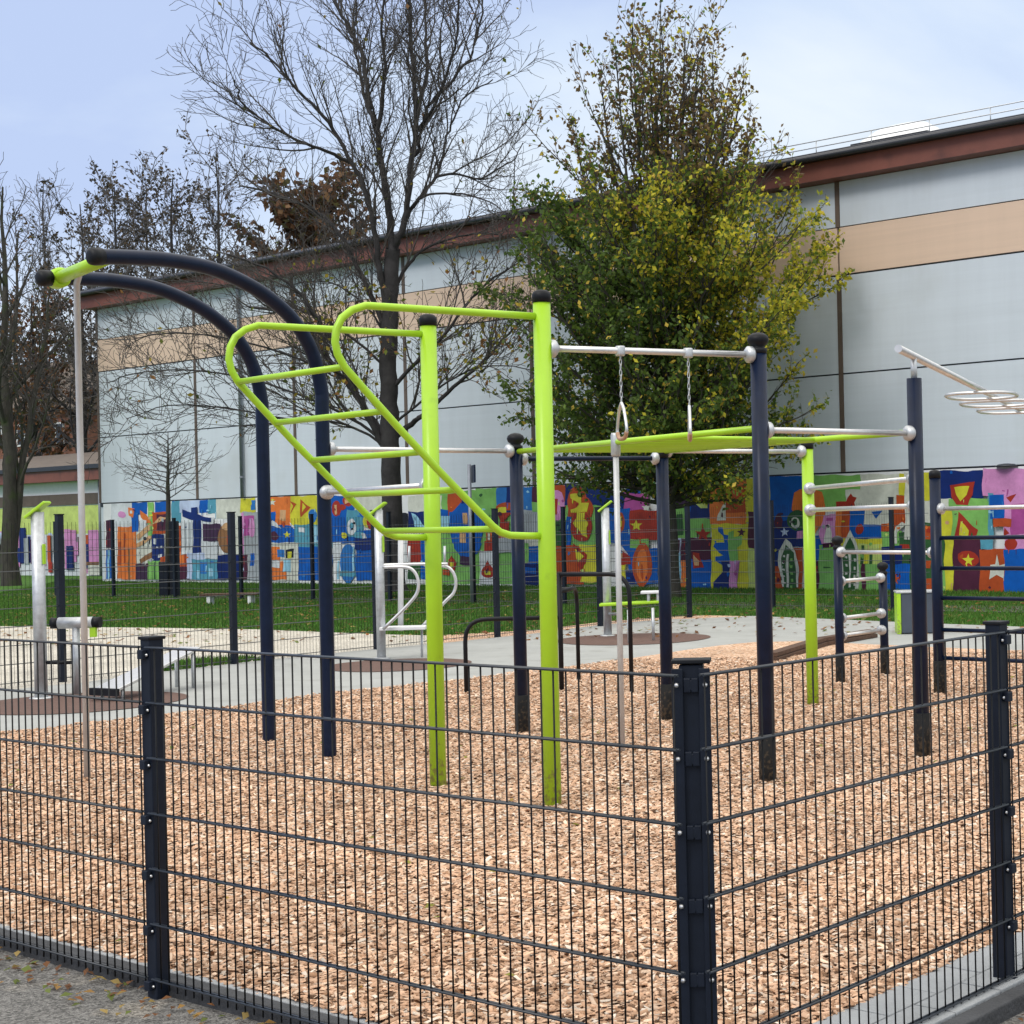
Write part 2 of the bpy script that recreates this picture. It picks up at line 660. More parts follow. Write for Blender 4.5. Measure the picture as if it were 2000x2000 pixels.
L0 = Vector((-.26, 4.413, 0))
R0 = Vector((-.145, 4.409, 0))
DL = WD
DR = E2
big = 700
mb = MB()
mb.poly([(-big, -60, -.03), (big, -60, -.03), (big, big, -.03), (-big, big, -.03)])
struct(mb.build('ground', M['strip']))
sheet('lawn', [(-60, 17), (10.5, 17), (40, 20), (40, 40), (-60, 110)], .030, M['lawn'])
sheet('asphalt', [(-40, -30), (40, -30), (40, 4), tuple((R0 + DR * 12)[:2]) and (R0 + DR * 14 + Vector((.12, -.09, 0)))[:2], (R0 + Vector((.03, .12, 0)))[:2], (L0 + DL * 40 + Vector((.09, .12, 0)))[:2], (-40, 30)], 0.0, M['asphalt'])
inL = WN * .10
inR = Vector((-.7916, .611, 0)) * .06
cin = Vector((-.19, 4.545, 0))
pl = [(L0 + DL * 30 + WN * .16), cin, (R0 + DR * 16 + Vector((-.7916, .611, 0)) * .10)]
# the play surface: path first, wood chips 4 mm above it
low = [G(*p, ZP) for p in LOW]
upp = [G(*p, ZP) for p in UPP]
grv = [G(*p, ZP) for p in GRV]
lit = [G(*p, ZP) for p in LIT]
farL = L0 + DL * 30 + WN * .16
sheet('gravel', [farL + Vector((0, 2, 0))] + grv + list(reversed(upp[:7])), ZP - .004, M['gravel'])
sheet('leaf_litter_strip', lit + list(reversed(upp[6:12])), ZP - .008, M['chips'])
sheet('path', upp + list(reversed(low)), ZP, M['path'])
rEnd = R0 + DR * 15 + Vector((-.7916, .611, 0)) * .30
chip_poly = [farL, cin, R0 + DR * .4 + Vector((-.7916, .611, 0)) * .06, rEnd] + list(reversed(low))
sheet('wood_chip_ground', chip_poly, ZP + .004, M['chips'])


def strip_poly(base, d, a, b, n, o0, o1):
    return [base + d * a + n * o0, base + d * b + n * o0, base + d * b + n * o1, base + d * a + n * o1]


def beam(name, quad, z0, z1, material):
    mb = MB()
    vs = [Vector((p[0], p[1], z0)) for p in quad] + [Vector((p[0], p[1], z1)) for p in quad]
    mb.add(vs, [(3, 2, 1, 0), (4, 5, 6, 7), (0, 1, 5, 4), (1, 2, 6, 5), (2, 3, 7, 6), (3, 0, 4, 7)])
    return struct(mb.build(name, material, bevel=.006))


NR = Vector((-.7916, .611, 0))
beam('kerb', strip_poly(L0, DL, -.05, 30, WN, .055, .115), -.02, .062, M['kerb'])
beam('kerb', strip_poly(R0, DR, .02, 16, NR, -.11, -.04), -.02, .058, M['kerb'])
# light pavers just inside the kerbs
pv = MB()


def paver(quad, z1):
    vs = [Vector((q[0], q[1], -.01)) for q in quad] + [Vector((q[0], q[1], z1)) for q in quad]
    pv.add(vs, [(3, 2, 1, 0), (4, 5, 6, 7), (0, 1, 5, 4), (1, 2, 6, 5), (2, 3, 7, 6), (3, 0, 4, 7)])


for k in range(28):
    a = k * .40
    paver(strip_poly(L0, DL, a + .14, a + .534, WN, .118, .152), .060 + rnd.uniform(0, .003))
for k in range(20):
    for j in range(2):
        a = k * .30 + .15 * j + .30
        paver(strip_poly(R0, DR, a, a + .294, NR, -.037 + .165 * j, .124 + .165 * j), .064 + rnd.uniform(0, .003))
struct(pv.build('pavement', M['paver'], bevel=.004))
# mown edge strip along the far fence, brown rubber discs in the path
FF0 = Vector((-9.96, 36.5, 0))


def disc(c, r, z):
    mb = MB()
    mb.poly([(c.x + r * math.cos(t) * (1 + .02 * math.sin(3 * t)), c.y + r * math.sin(t), z) for t in [i * math.tau / 48 for i in range(48)]])
    return mb


for (dx, dy, r) in ((150, 1326, .98), (750, 1255, .85), (1195, 1206, 1.06)):
    struct(disc(G(dx, dy, ZP), r, ZP + .006).build('rubber_mat', M['rubber']))


# scattered chips, one mesh
def in_poly(px, py, poly):
    inside = np.zeros(len(px), bool)
    n = len(poly)
    for i in range(n):
        x1, y1 = poly[i][0], poly[i][1]
        x2, y2 = poly[(i + 1) % n][0], poly[(i + 1) % n][1]
        c = ((y1 > py) != (y2 > py))
        with np.errstate(divide='ignore', invalid='ignore'):
            xi = (x2 - x1) * (py - y1) / (y2 - y1 + 1e-12) + x1
        inside ^= c & (px < xi)
    return inside


def scatter_chips(name, poly, N, seed, xr, yr, fall, zb):
    r = np.random.default_rng(seed)
    x = r.uniform(xr[0], xr[1], N)
    y = r.uniform(yr[0], yr[1], N)
    keep = (r.random(N) < np.minimum(1, (fall / np.maximum(y, .1)) ** 1.4)) & in_poly(x, y, poly) & (x > -.52 * y - .6) & (x < .22 * y + .8)
    x, y = x[keep], y[keep]
    n = len(x)
    L = r.uniform(.008, .024, n) * np.where(r.random(n) < .10, 1.7, 1)
    W = r.uniform(.004, .010, n)
    T = r.uniform(.0018, .005, n)
    th = r.uniform(0, np.pi, n)
    tilt = r.normal(0, .22, n)
    roll = r.normal(0, .25, n)
    ax = np.stack([np.cos(th) * np.cos(tilt), np.sin(th) * np.cos(tilt), np.sin(tilt)], 1)
    ay0 = np.stack([-np.sin(th), np.cos(th), np.zeros(n)], 1)
    az0 = np.cross(ax, ay0)
    ay = ay0 * np.cos(roll)[:, None] + az0 * np.sin(roll)[:, None]
    az = np.cross(ax, ay)
    rel = np.sin(x * 3.1 + .8 * np.sin(y * 2.3)) * np.sin(y * 2.7 + .9 * np.sin(x * 1.9)) + .6 * np.sin(x * 7.3 + y * 2.1) * np.sin(y * 6.1 - x * 1.3)
    z = zb + r.random(n) ** 2 * .016 + .002 + np.clip(rel, 0, 1.4) * .012
    c = np.stack([x, y, z], 1)
    V = []
    for (i, j, k) in ((-1, -1, 0), (1, -1, 0), (1, 1, 0), (-1, 1, 0), (-.8, -.75, 1), (.9, -.8, 1), (.75, .85, 1), (-.85, .8, 1)):
        jit = 1 + r.uniform(-.25, .25, (n, 1))
        V.append(c + ax * (L * i)[:, None] * jit + ay * (W * j)[:, None] + az * (T * k)[:, None])
    V = np.stack(V, 1).reshape(-1, 3)
    base = (np.arange(n) * 8)[:, None, None]
    fs = np.array([(4, 5, 6, 7), (0, 1, 5, 4), (1, 2, 6, 5), (2, 3, 7, 6), (3, 0, 4, 7)])[None]
    Fq = (base + fs).reshape(-1, 4)
    w = np.array([q[0] for q in CHIPCOLS])
    cc = np.array([q[1] for q in CHIPCOLS])
    idx = r.choice(len(w), n, p=w / w.sum())
    damp = np.clip(.5 - .5 * rel + r.normal(0, .35, n), 0, 1)
    dark = 1 - .30 * damp * (r.random(n) < .75)
    col = cc[idx] * r.uniform(.78, 1.18, (n, 1)) * dark[:, None]
    o = npmesh(name, V, Fq, M['chipc'], colv=np.repeat(col, 8, 0))
    tag(o, 'pinkish tan wood chips covering the ground under the climbing bars', 'wood chips', kind='stuff')
    return o


NRv = Vector((-.7916, .611, 0))
chip_in = [L0 + DL * 30 + WN * .145, L0 + DL * .25 + WN * .145, R0 + DR * .45 + NRv * .285, R0 + DR * 15 + NRv * .285] + list(reversed(low))
scatter_chips('wood_chips', [tuple(p[:2]) for p in chip_in], 1350000, 5, (-9, 4.2), (4.5, 19), 7.5, ZP + .003)


def scatter_leaves(name, poly, N, seed, xr, yr, z, size, cols, label, cat):
    r = np.random.default_rng(seed)
    x = r.uniform(*xr, N)
    y = r.uniform(*yr, N)
    k = in_poly(x, y, poly)
    x, y = x[k], y[k]
    n = len(x)
    th = r.uniform(0, 2 * np.pi, n)
    L = size * r.uniform(.6, 1.2, n)
    a = np.stack([np.cos(th), np.sin(th), r.normal(0, .22, n)], 1) * L[:, None]
    b = np.stack([-np.sin(th), np.cos(th), r.normal(0, .3, n)], 1) * (L * .62)[:, None]
    c = np.stack([x, y, np.full(n, z) + r.uniform(.003, .02, n)], 1)
    V = np.stack([c - a, c - b * .9 + [0, 0, .006], c + a, c + b * .9 + [0, 0, .004]], 1).reshape(-1, 3)
    Fq = (np.arange(n) * 4)[:, None] + np.arange(4)[None]
    cc = np.array(cols)[r.integers(0, len(cols), n)] * r.uniform(.7, 1.2, (n, 1))
    o = npmesh(name, V, Fq, M['leafc'], colv=np.repeat(cc, 4, 0))
    tag(o, label, cat, kind='stuff')
    return o


DRY = [(.30, .13, .05), (.22, .10, .045), (.38, .22, .07), (.16, .08, .04), (.42, .30, .10), (.16, .20, .05)]
scatter_leaves('fallen_leaves', [tuple((L0 + DL * 9 - WN * .16)[:2]), tuple((L0 - WN * .26 + DL * -.2)[:2]), tuple((L0 + WN * .05)[:2]), tuple((L0 + DL * 9 + WN * .05)[:2])], 12000, 3, (-8, 1), (3.8, 10.5), .002, .022, DRY, 'brown autumn leaves lying along the foot of the left front fence', 'leaves')
scatter_leaves('fallen_leaves', [tuple(p[:2]) for p in chip_poly], 330, 4, (-6, 3.5), (4.6, 16), ZP + .016, .024, [(.20, .26, .04), (.30, .30, .06), (.25, .13, .05), (.40, .27, .07)], 'yellow and green leaves strewn thinly over the wood chips', 'leaves')
scatter_leaves('fallen_leaves', [(-17, 24), (4, 22), (9, 30), (-20, 48)], 7000, 6, (-20, 9), (22, 48), .05, .05, DRY, 'brown and yellow leaves dotted over the green lawn before the hall', 'leaves')
scatter_leaves('fallen_leaves', [tuple((R0 + DR * 4 - NR * .35)[:2]), tuple((R0 - NR * .3 + DR * .1)[:2]), tuple((R0 - NR * .09)[:2]), tuple((R0 + DR * 4 - NR * .09)[:2])], 900, 8, (-1, 4), (4, 8), .003, .022, DRY, 'dry leaves on the asphalt outside the right front fence', 'leaves')


def grass(name, poly, N, seed, xr, yr, z, h, label):
    r = np.random.default_rng(seed)
    x = r.uniform(*xr, N)
    y = r.uniform(*yr, N)
    k = in_poly(x, y, poly)
    x, y = x[k], y[k]
    n = len(x)
    th = r.uniform(0, np.pi, n)
    w = h * r.uniform(.10, .22, n)
    hh = h * r.uniform(.5, 1.2, n)
    d = np.stack([np.cos(th) * w, np.sin(th) * w, np.zeros(n)], 1)
    c = np.stack([x, y, np.full(n, z)], 1)
    tip = c + np.stack([r.normal(0, .35, n) * hh, r.normal(0, .35, n) * hh, hh], 1)
    V = np.stack([c - d, c + d, tip], 1).reshape(-1, 3)
    Fq = (np.arange(n) * 3)[:, None] + np.arange(3)[None]
    pal = np.array([(.064, .165, .020), (.048, .130, .016), (.088, .195, .030), (.135, .165, .045)])
    cc = pal[r.choice(4, n, p=[.4, .3, .2, .1])] * r.uniform(.7, 1.25, (n, 1))
    o = npmesh(name, V, Fq, M['grassc'], colv=np.repeat(cc, 3, 0), k=3)
    tag(o, label, 'grass', kind='stuff')


lawn_poly = [tuple(p[:2]) for p in grv] + [tuple(p[:2]) for p in lit[1:]] + [tuple(p[:2]) for p in upp[11:]] + [(9, 32), (-24, 57)]
grass('grass', lawn_poly, 420000, 21, (-24, 9), (23, 57), .028, .07, 'short green lawn grass growing between the path and the painted wall')
wl = [G(*p) for p in ((180, 1258), (300, 1250), (455, 1240), (520, 1243), (440, 1252), (320, 1266), (200, 1272))]
grass('weeds', [tuple(p[:2]) for p in wl], 26000, 22, (-7.2, -3.6), (17.5, 23), ZP - .01, .07, 'ragged green weeds along the border of gravel and path')


# ------------------------------------------------------------------ front mesh fence
def rods_mesh(mb, base, d, ts, z0, z1, r, n=5):
    for t in ts:
        p = base + d * t
        mb.tube([(p.x, p.y, z0), (p.x, p.y, z1)], r, n, True, n > 4)


def rails_mesh(mb, base, d, a, b, nrm, zs, r, off, n=6):
    for z in zs:
        for s in (-1, 1):
            p, q = base + d * a + nrm * (s * off), base + d * b + nrm * (s * off)
            mb.tube([(p.x, p.y, z), (q.x, q.y, z)], r, n)


ZT = 1.276
front = thing('mesh_fence', 'waist-high dark double-wire mesh fence turning a corner in the foreground', 'fence', (-.19, 4.47, 0))
zs = [ZT - .2 * i for i in range(7)]


def fence_panel(base, d, nrm, a, b, ph=0.0):
    mb = MB()
    k = int((b - a - .02) / .05)
    rods_mesh(mb, base, d, [a + .012 + ph + .05 * i for i in range(k + 1)], ZT - 1.2 - .03, ZT + .003, .003, 6)
    p = mb.build('wire_panel', M['wire'], front)
    mb = MB()
    rails_mesh(mb, base, d, a, b, nrm, zs, .004, .0068, 8)
    mb.build('double_rail', M['rail'], p)
    return p


fence_panel(L0, DL, WN, -.045, 2.465)
fence_panel(L0, DL, WN, 2.505, 4.98)
fence_panel(L0, DL, WN, 5.02, 7.5)
fence_panel(R0, DR, NR, -.02, 1.63)
fence_panel(R0, DR, NR, 1.66, 4.1)


def fence_post(c, ax, w, dpt, top, corner=False):
    """box post with a flat cover bar, clamps and bolts; ax = direction of the run, facing outwards = -normal"""
    x = ax
    y = UP.cross(ax).normalized()
    if y.dot(CAM - c) < 0:
        y = -y                       # y points to the outside (towards the camera)
    mb = MB()
    mb.box(Vector((c.x, c.y, top / 2 - .05)), (w, dpt, top + .1), (x, y, UP))
    p = mb.build('post', M['fence'], front, bevel=.004)
    mb = MB()
    mb.box(Vector((c.x, c.y, top + .003)), (w + .012, dpt + .012, .012), (x, y, UP))
    mb.build('post_cap', M['black'], p, bevel=.003)
    for z in zs:
        cl, bl = MB(), MB()
        q = c + y * (dpt / 2 + .012)
        cl.box(Vector((q.x, q.y, z - .026)), (.034, .020, .034), (x, y, UP))
        q2 = c + x * (w / 2 + .004) + y * (dpt / 2 - .012)
        q2 = c - x * (w / 2 - .010) + y * (dpt / 2 + .004)
        bl.lathe(Vector((q2.x, q2.y, z - .028)), [(.006, 0), (.006, .004), (.003, .007)], 10, y)
        cl.build('clamp', M['fence'], p, bevel=.003)
        bl.build('bolt', M['bolt'], p)
    return p


P1 = L0 + DL * 2.485 + WN * .034
P2 = L0 + DL * 5.0 + WN * .034
P3 = R0 + DR * 1.645 + NR * .034
fence_post(P1, DL, .060, .058, 1.305)
fence_post(P2, DL, .060, .058, 1.305)
fence_post(P3, DR, .060, .058, 1.305)
# corner post: two flat cover bars with a dark groove between them
cc = Vector((-.187, 4.47, 0))
ox = Vector((1, -.035, 0)).normalized()
oy = UP.cross(ox)
if oy.y > 0:
    oy = -oy
mb = MB()
mb.box(Vector((cc.x, cc.y, .60)), (.066, .050, 1.40), (ox, -oy, UP))
post = mb.build('post', M['fence'], front, bevel=.004)
mb = MB()
mb.box(Vector((cc.x, cc.y, 1.309)), (.106, .070, .012), (ox, -oy, UP))
mb.build('post_cap', M['black'], post, bevel=.003)
for s in (-1, 1):
    mb = MB()
    q = cc + ox * (s * .037) + oy * .036
    mb.box(Vector((q.x, q.y, .595)), (.031, .008, 1.392), (ox, -oy, UP))
    mb.build('cover_bar', M['fence'], post, bevel=.002)
    for z in zs:
        bl = MB()
        q2 = cc + ox * (s * .039) + oy * .040
        bl.lathe(Vector((q2.x, q2.y, z - .030)), [(.0072, 0), (.0072, .003), (.004, .0075), (.001, .0085)], 12, oy)
        bl.build('bolt', M['bolt'], post)
for z in zs:
    cl = MB()
    q = cc + oy * .033
    for s in (-1, 1):
        w = q + ox * (s * .0105)
        cl.box(Vector((w.x, w.y, z - .031)), (.0195, .012, .040), (ox, -oy, UP))
    cl.box(Vector((q.x, q.y, z - .031)), (.030, .010, .030), (ox, -oy, UP))
    cl.build('clamp', M['fence'], post, bevel=.003)


# ------------------------------------------------------------------ far mesh fences
def far_fence(name, label, base, d, a, b, span, z0, z1, phase, rod, skip=()):
    nrm = UP.cross(d).normalized()
    f = thing(name, label, 'fence', base + d * ((a + b) / 2))
    t = a
    k = 0
    while t < b - .1:
        e = min(b, t + span)
        mb = MB()
        rods_mesh(mb, base, d, [t + .05 + .05 * i for i in range(int((e - t - .08) / .05))], z0, z1 - .03, rod, 3)
        wpn = mb.build('wire_panel', M['wire'], f)
        mb = MB()
        rails_mesh(mb, base, d, t + .03, e - .03, nrm, [z0 + .03 + .2 * i for i in range(int((z1 - z0) / .2))], .0045, .007, 4)
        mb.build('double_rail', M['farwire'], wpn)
        t = e
    t = a
    while t < b + .1:
        p = base + d * t
        mb = MB()
        mb.box(Vector((p.x, p.y, z1 / 2)), (.07, .07, z1 + .1), (d, nrm, UP))
        q = mb.build('post', M['fence'], f, bevel=.005)
        mb = MB()
        mb.box(Vector((p.x, p.y, z1 + .056)), (.08, .08, .012), (d, nrm, UP))
        mb.build('post_cap', M['black'], q)
        t += span
    return f


RB0 = G(118, 1286, ZP)
RB1 = G(1301, 1164, ZP)
rd = (RB1 - RB0)
rl = rd.length
rd.normalize()
RB0.z = 0
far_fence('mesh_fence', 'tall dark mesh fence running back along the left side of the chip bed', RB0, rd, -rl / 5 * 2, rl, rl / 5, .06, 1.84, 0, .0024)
f2a, f2b = G(215, 1128, .03), G(1066, 1142, .03)
fd = (f2b - f2a)
fd.z = 0
fl = fd.length
fd.normalize()
f2a.z = 0
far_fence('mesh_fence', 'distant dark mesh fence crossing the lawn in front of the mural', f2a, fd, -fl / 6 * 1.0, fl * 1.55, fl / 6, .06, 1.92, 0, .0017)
nf = UP.cross(fd)
sheet('path', [(f2a + fd * -6 + nf * -.15)[:2], (f2a + fd * 36 + nf * -.15)[:2], (f2a + fd * 36 + nf * 1.5)[:2], (f2a + fd * -6 + nf * 1.5)[:2]], .046, M['strip'])


# ------------------------------------------------------------------ exercise rig
RG = G(985, 1385)
rig = thing('exercise_rig', 'navy and lime outdoor exercise rig with curved arches, slanted ladder and steel bars', 'exercise rig', (RG.x, RG.y, ZP))
RP = .051


def clampm(mb, p, axis, r=.072, h=.07):
    """two-part round pipe clamp"""
    mb.lathe(Vector(p) - axis * h / 2, [(r * .55, -.004), (r, .004), (r, h - .004), (r * .55, h + .004)], 20, axis)


def post_round(name, base, top, material, cap='flat', root=None, r=RP, lean=None, label=None):
    root = root or rig
    mb = MB()
    mb.tube([(base.x, base.y, -.05), (base.x, base.y, top)], r, 24)
    p = mb.build(name, material, root)
    if label:
        p['label'] = label
    if material is M['navy']:
        sv = MB()
        sv.lathe((base.x, base.y, -.04), [(r + .003, 0), (r + .003, .39), (r, .395)], 24)
        sv.build('ground_sleeve', M['sleeve'], p)
    c = MB()
    if cap == 'flat':
        c.lathe((base.x, base.y, top - .01), [(r + .004, 0), (r + .004, .045), (r - .004, .062), (r * .6, .072), (.004, .076)], 24)
    elif cap == 'ball':
        c.lathe((base.x, base.y, top - .01), [(r + .003, 0), (r + .003, .03), (r - .010, .036), (r - .012, .044), (r + .010, .062), (r + .017, .085), (r + .010, .108), (r - .015, .125), (.004, .131)], 24)
    if cap:
        c.build('cap', M['black'], p)
    return p


bA, bB = G(508, 1404), G(622, 1430)
g1, g2 = G(827, 1487), G(1043, 1522)
n1, n2, n3, n4 = G(985, 1385), G(1449, 1477), G(1741, 1430), G(1260, 1361)
g3 = G(1534, 1333)
pA = G(165, 1472)
pB = G(1163, 1424)


def zat(p, dx, dy):
    """height of pixel dy above plan point p"""
    return aty(dx, dy, p.y).z


# curved arches: B traced in its vertical plane, A the same curve moved along
endB = aty(178, 484, 10.08)
hb = (endB - bB)
hb.z = 0
hb.normalize()
nb = UP.cross(hb).normalized()
arcB = [(620, 1000), (613, 800), (606, 735), (590, 668), (560, 613), (520, 572), (470, 538), (400, 507), (320, 491), (250, 486), (178, 484)]
curveB = [Vector((bB.x, bB.y, -.05)), Vector((bB.x, bB.y, 1.0))] + [onp(x, y, bB, nb) for x, y in arcB[1:]]
for q in curveB[2:4]:
    pass
# keep the lower shaft plumb
curveB[2] = Vector((bB.x, bB.y, curveB[2].z))
curveB = smooth_line(curveB, 6)
sep = bA - bB
for cv, dv in ((curveB, Vector((0, 0, 0))), (curveB, sep)):
    mb = MB()
    pts = [p + dv for p in cv]
    mb.tube(pts, .049, 24)
    a = mb.build('arch_post', M['navy'], rig)
    c = MB()
    t = (pts[-1] - pts[-2]).normalized()
    c.lathe(pts[-1] - t * .05, [(.054, 0), (.056, .05), (.052, .075), (.03, .088), (.004, .09)], 24, t)
    c.build('cap', M['black'], a)
# lime sleeve across the two arch ends, steel pole hanging from it
tB = (curveB[-1] - curveB[-8])
cA, cB = curveB[-4] + sep, curveB[-4] * .5 + curveB[-3] * .5
cA = curveB[-4] * .5 + curveB[-3] * .5 + sep
mb = MB()
ddir = (cA - cB).normalized()
mb.tube([cB + ddir * .02, cA + ddir * -.02], .043, 20)
for q in (cA,):
    mb.lathe(q - ddir * .055, [(.05, -.01), (.068, 0), (.068, .11), (.05, .12)], 20, ddir)
mb.build('crossbar', M['lime'], rig)
mid = cA * .55 + cB * .45
mb = MB()
top = Vector((pA.x, pA.y, mid.z - .02))
mb.tube([(pA.x, pA.y, -.05), (pA.x, pA.y, 2.0), (pA.x, pA.y, mid.z - .06), mid], .021, 16)
mb.build('climbing_pole', M['satin'], rig)

# posts
zG1, zG2 = zat(g1, 812, 612), zat(g2, 1019, 568)
postG1 = post_round('post', g1, zG1, M['lime'], 'flat')
postG2 = post_round('post', g2, zG2, M['lime'], 'flat')
postN1 = post_round('post', n1, zat(n1, 975, 846), M['navy'], 'ball')
postN2 = post_round('post', n2, zat(n2, 1428, 664), M['navy'], 'ball')
postN3 = post_round('post', n3, zat(n3, 1722, 714), M['navy'], None)
postN4 = post_round('post', n4, zat(n4, 1248, 862), M['navy'], 'flat')
postG3 = post_round('post', g3, zat(g3, 1523, 845), M['lime'], 'flat')


def bolts(post, base, zlist, dirv, r=RP):
    dirv = dirv.normalized()
    for z in zlist:
        mb = MB()
        mb.lathe(Vector((base.x, base.y, z)) + dirv * (r - .004), [(.012, 0), (.012, .008), (.006, .014)], 12, dirv)
        mb.build('bolt', M['bolt'], post)


bolts(postG2, g2, [zat(g2, 1030, y) for y in (600, 634, 990, 1018, 1150, 1170)], E2)
bolts(postG1, g1, [zat(g1, 825, y) for y in (650, 680, 990, 1018)], E2)


def bar(a, b, z, name='pull_up_bar', root=None, r=.019, material=None, clampsz=(1, 1), ra=RP, rb=RP, side=None):
    root = root or rig
    a, b = Vector((a.x, a.y, z)), Vector((b.x, b.y, z))
    d = (b - a).normalized()
    mb = MB()
    mb.tube([a + d * (ra * .9), b - d * (rb * .9)], r, 14)
    o = mb.build(name, material or M['steel'], root)
    if clampsz[0]:
        cm = MB()
        cm.lathe(a + d * (ra - .012), [(.046, 0), (.052, .01), (.052, .035), (.034, .05), (.022, .055)], 16, d)
        cm.build('clamp', M['galv'], o)
    if clampsz[1]:
        cm = MB()
        cm.lathe(b - d * (rb - .012), [(.046, 0), (.052, .01), (.052, .035), (.034, .05), (.022, .055)], 16, -d)
        cm.build('clamp', M['galv'], o)
    return o


bar(bB, n1, 2.25)
bar(bB, g1, 1.94)
ring_bar = bar(g2, n2, 2.70)
bar(n2, n3, 2.235)
bar(g3, n3, 1.93)
bar(g3, n3, 1.745)
bar(n4, g3, 2.25)
bar(n1, n4, 2.19, material=M['navy'])

# slanted lime ladder: near loop traced in the plane of post and run, far loop a copy
hl = Vector((-.80, -.60, 0))
nl = UP.cross(hl).normalized()
nearpx = [(1012, 596), (900, 590), (780, 583), (690, 580), (664, 585), (645, 600), (635, 620), (632, 645), (637, 668), (650, 692), (700, 749), (760, 816), (830, 890), (900, 962), (930, 993), (944, 1004), (962, 1010), (990, 1011), (1022, 1011)]
nl_pts = [onp(x, y, g2, nl) for x, y in nearpx]
ztop = sum(p.z for p in nl_pts[:3]) / 3
for i in range(4):
    nl_pts[i].z = ztop
lad_root = MB()
lad_root.tube(nl_pts, .021, 14)
far_off = g1 - g2
lad = lad_root.build('inclined_ladder', M['lime'], rig)
mb = MB()
mb.tube([p + far_off for p in nl_pts], .021, 14)
mb.build('side_rail', M['lime'], lad)
for (x, y) in ((650, 692), (724, 776), (795, 853), (862, 924), (935, 998)):
    q = onp(x, y, g2, nl)
    mb = MB()
    mb.tube([q, q + far_off], .018, 12)
    mb.build('rung', M['lime'], lad)

# horizontal overhead ladder: lime rails and rungs
zo = 2.245
a0, a1, b0, b1 = n1, n2, n4, n3
mb = MB()
dd = (a1 - a0).normalized()
mb.tube([Vector((a0.x, a0.y, zo)) + dd * .05, Vector((a1.x, a1.y, zo)) - dd * .05], .021, 14)
oh = mb.build('overhead_ladder', M['lime'], rig)
mb = MB()
dd = (b1 - b0).normalized()
mb.tube([Vector((b0.x, b0.y, zo)) + dd * .05, Vector((b1.x, b1.y, zo)) - dd * .05], .021, 14)
mb.build('side_rail', M['lime'], oh)
for k in range(9):
    t = .06 + .59 * k / 8
    p, q = a0.lerp(a1, t), b0.lerp(b1, t)
    mb = MB()
    mb.tube([(p.x, p.y, zo), (q.x, q.y, zo)], .017, 10)
    mb.build('rung', M['lime'], oh)
# second climbing pole clamped to the overhead rail
dd = (a1 - a0).normalized()
tt = (pB - a0).dot(dd)
q = a0 + dd * tt
mb = MB()
mb.tube([(q.x, q.y, -.05), (q.x, q.y, zo + .055)], .0205, 16)
cp2 = mb.build('climbing_pole', M['satin'], rig)
mb = MB()
mb.lathe((q.x, q.y, zo - .10), [(.028, 0), (.034, .01), (.034, .15), (.028, .165)], 16)
mb.build('clamp', M['galv'], cp2)
# multi-grip steel bar on the right post
zg = zat(n3, 1722, 672)
mb = MB()
mb.tube([(n3.x, n3.y, zat(n3, 1722, 714) - .03), (n3.x, n3.y, zg)], .022, 14)
mb.build('bar_stub', M['galv'], postN3)
gd = Vector((.27, .963, 0)).normalized()
gs = Vector((n3.x, n3.y, zg))
mb = MB()
mb.tube([gs - gd * .55, gs + gd * 8.0], .026, 16)
grip = mb.build('grip_bar', M['steel'], rig)
gx = UP.cross(gd).normalized()
for (t, w) in ((3.35, .30), (4.45, .34), (5.6, .34)):
    c = gs + gd * t - UP * .05
    mb = MB()
    pts = []
    for i in range(33):
        an = math.tau * i / 32
        ca, sa = math.cos(an), math.sin(an)
        pts.append(c + gx * (w * math.copysign(abs(ca) ** .7, ca)) + gd * (.42 * math.copysign(abs(sa) ** .8, sa)))
    mb.tube(pts, .014, 10, caps=False)
    mb.build('grip_loop', M['steel'], grip)
ge = gs + gd * 7.9
mb = MB()
mb.tube([(ge.x, ge.y, -.05), (ge.x, ge.y, zg)], RP, 20)
mb.build('post', M['navy'], rig)

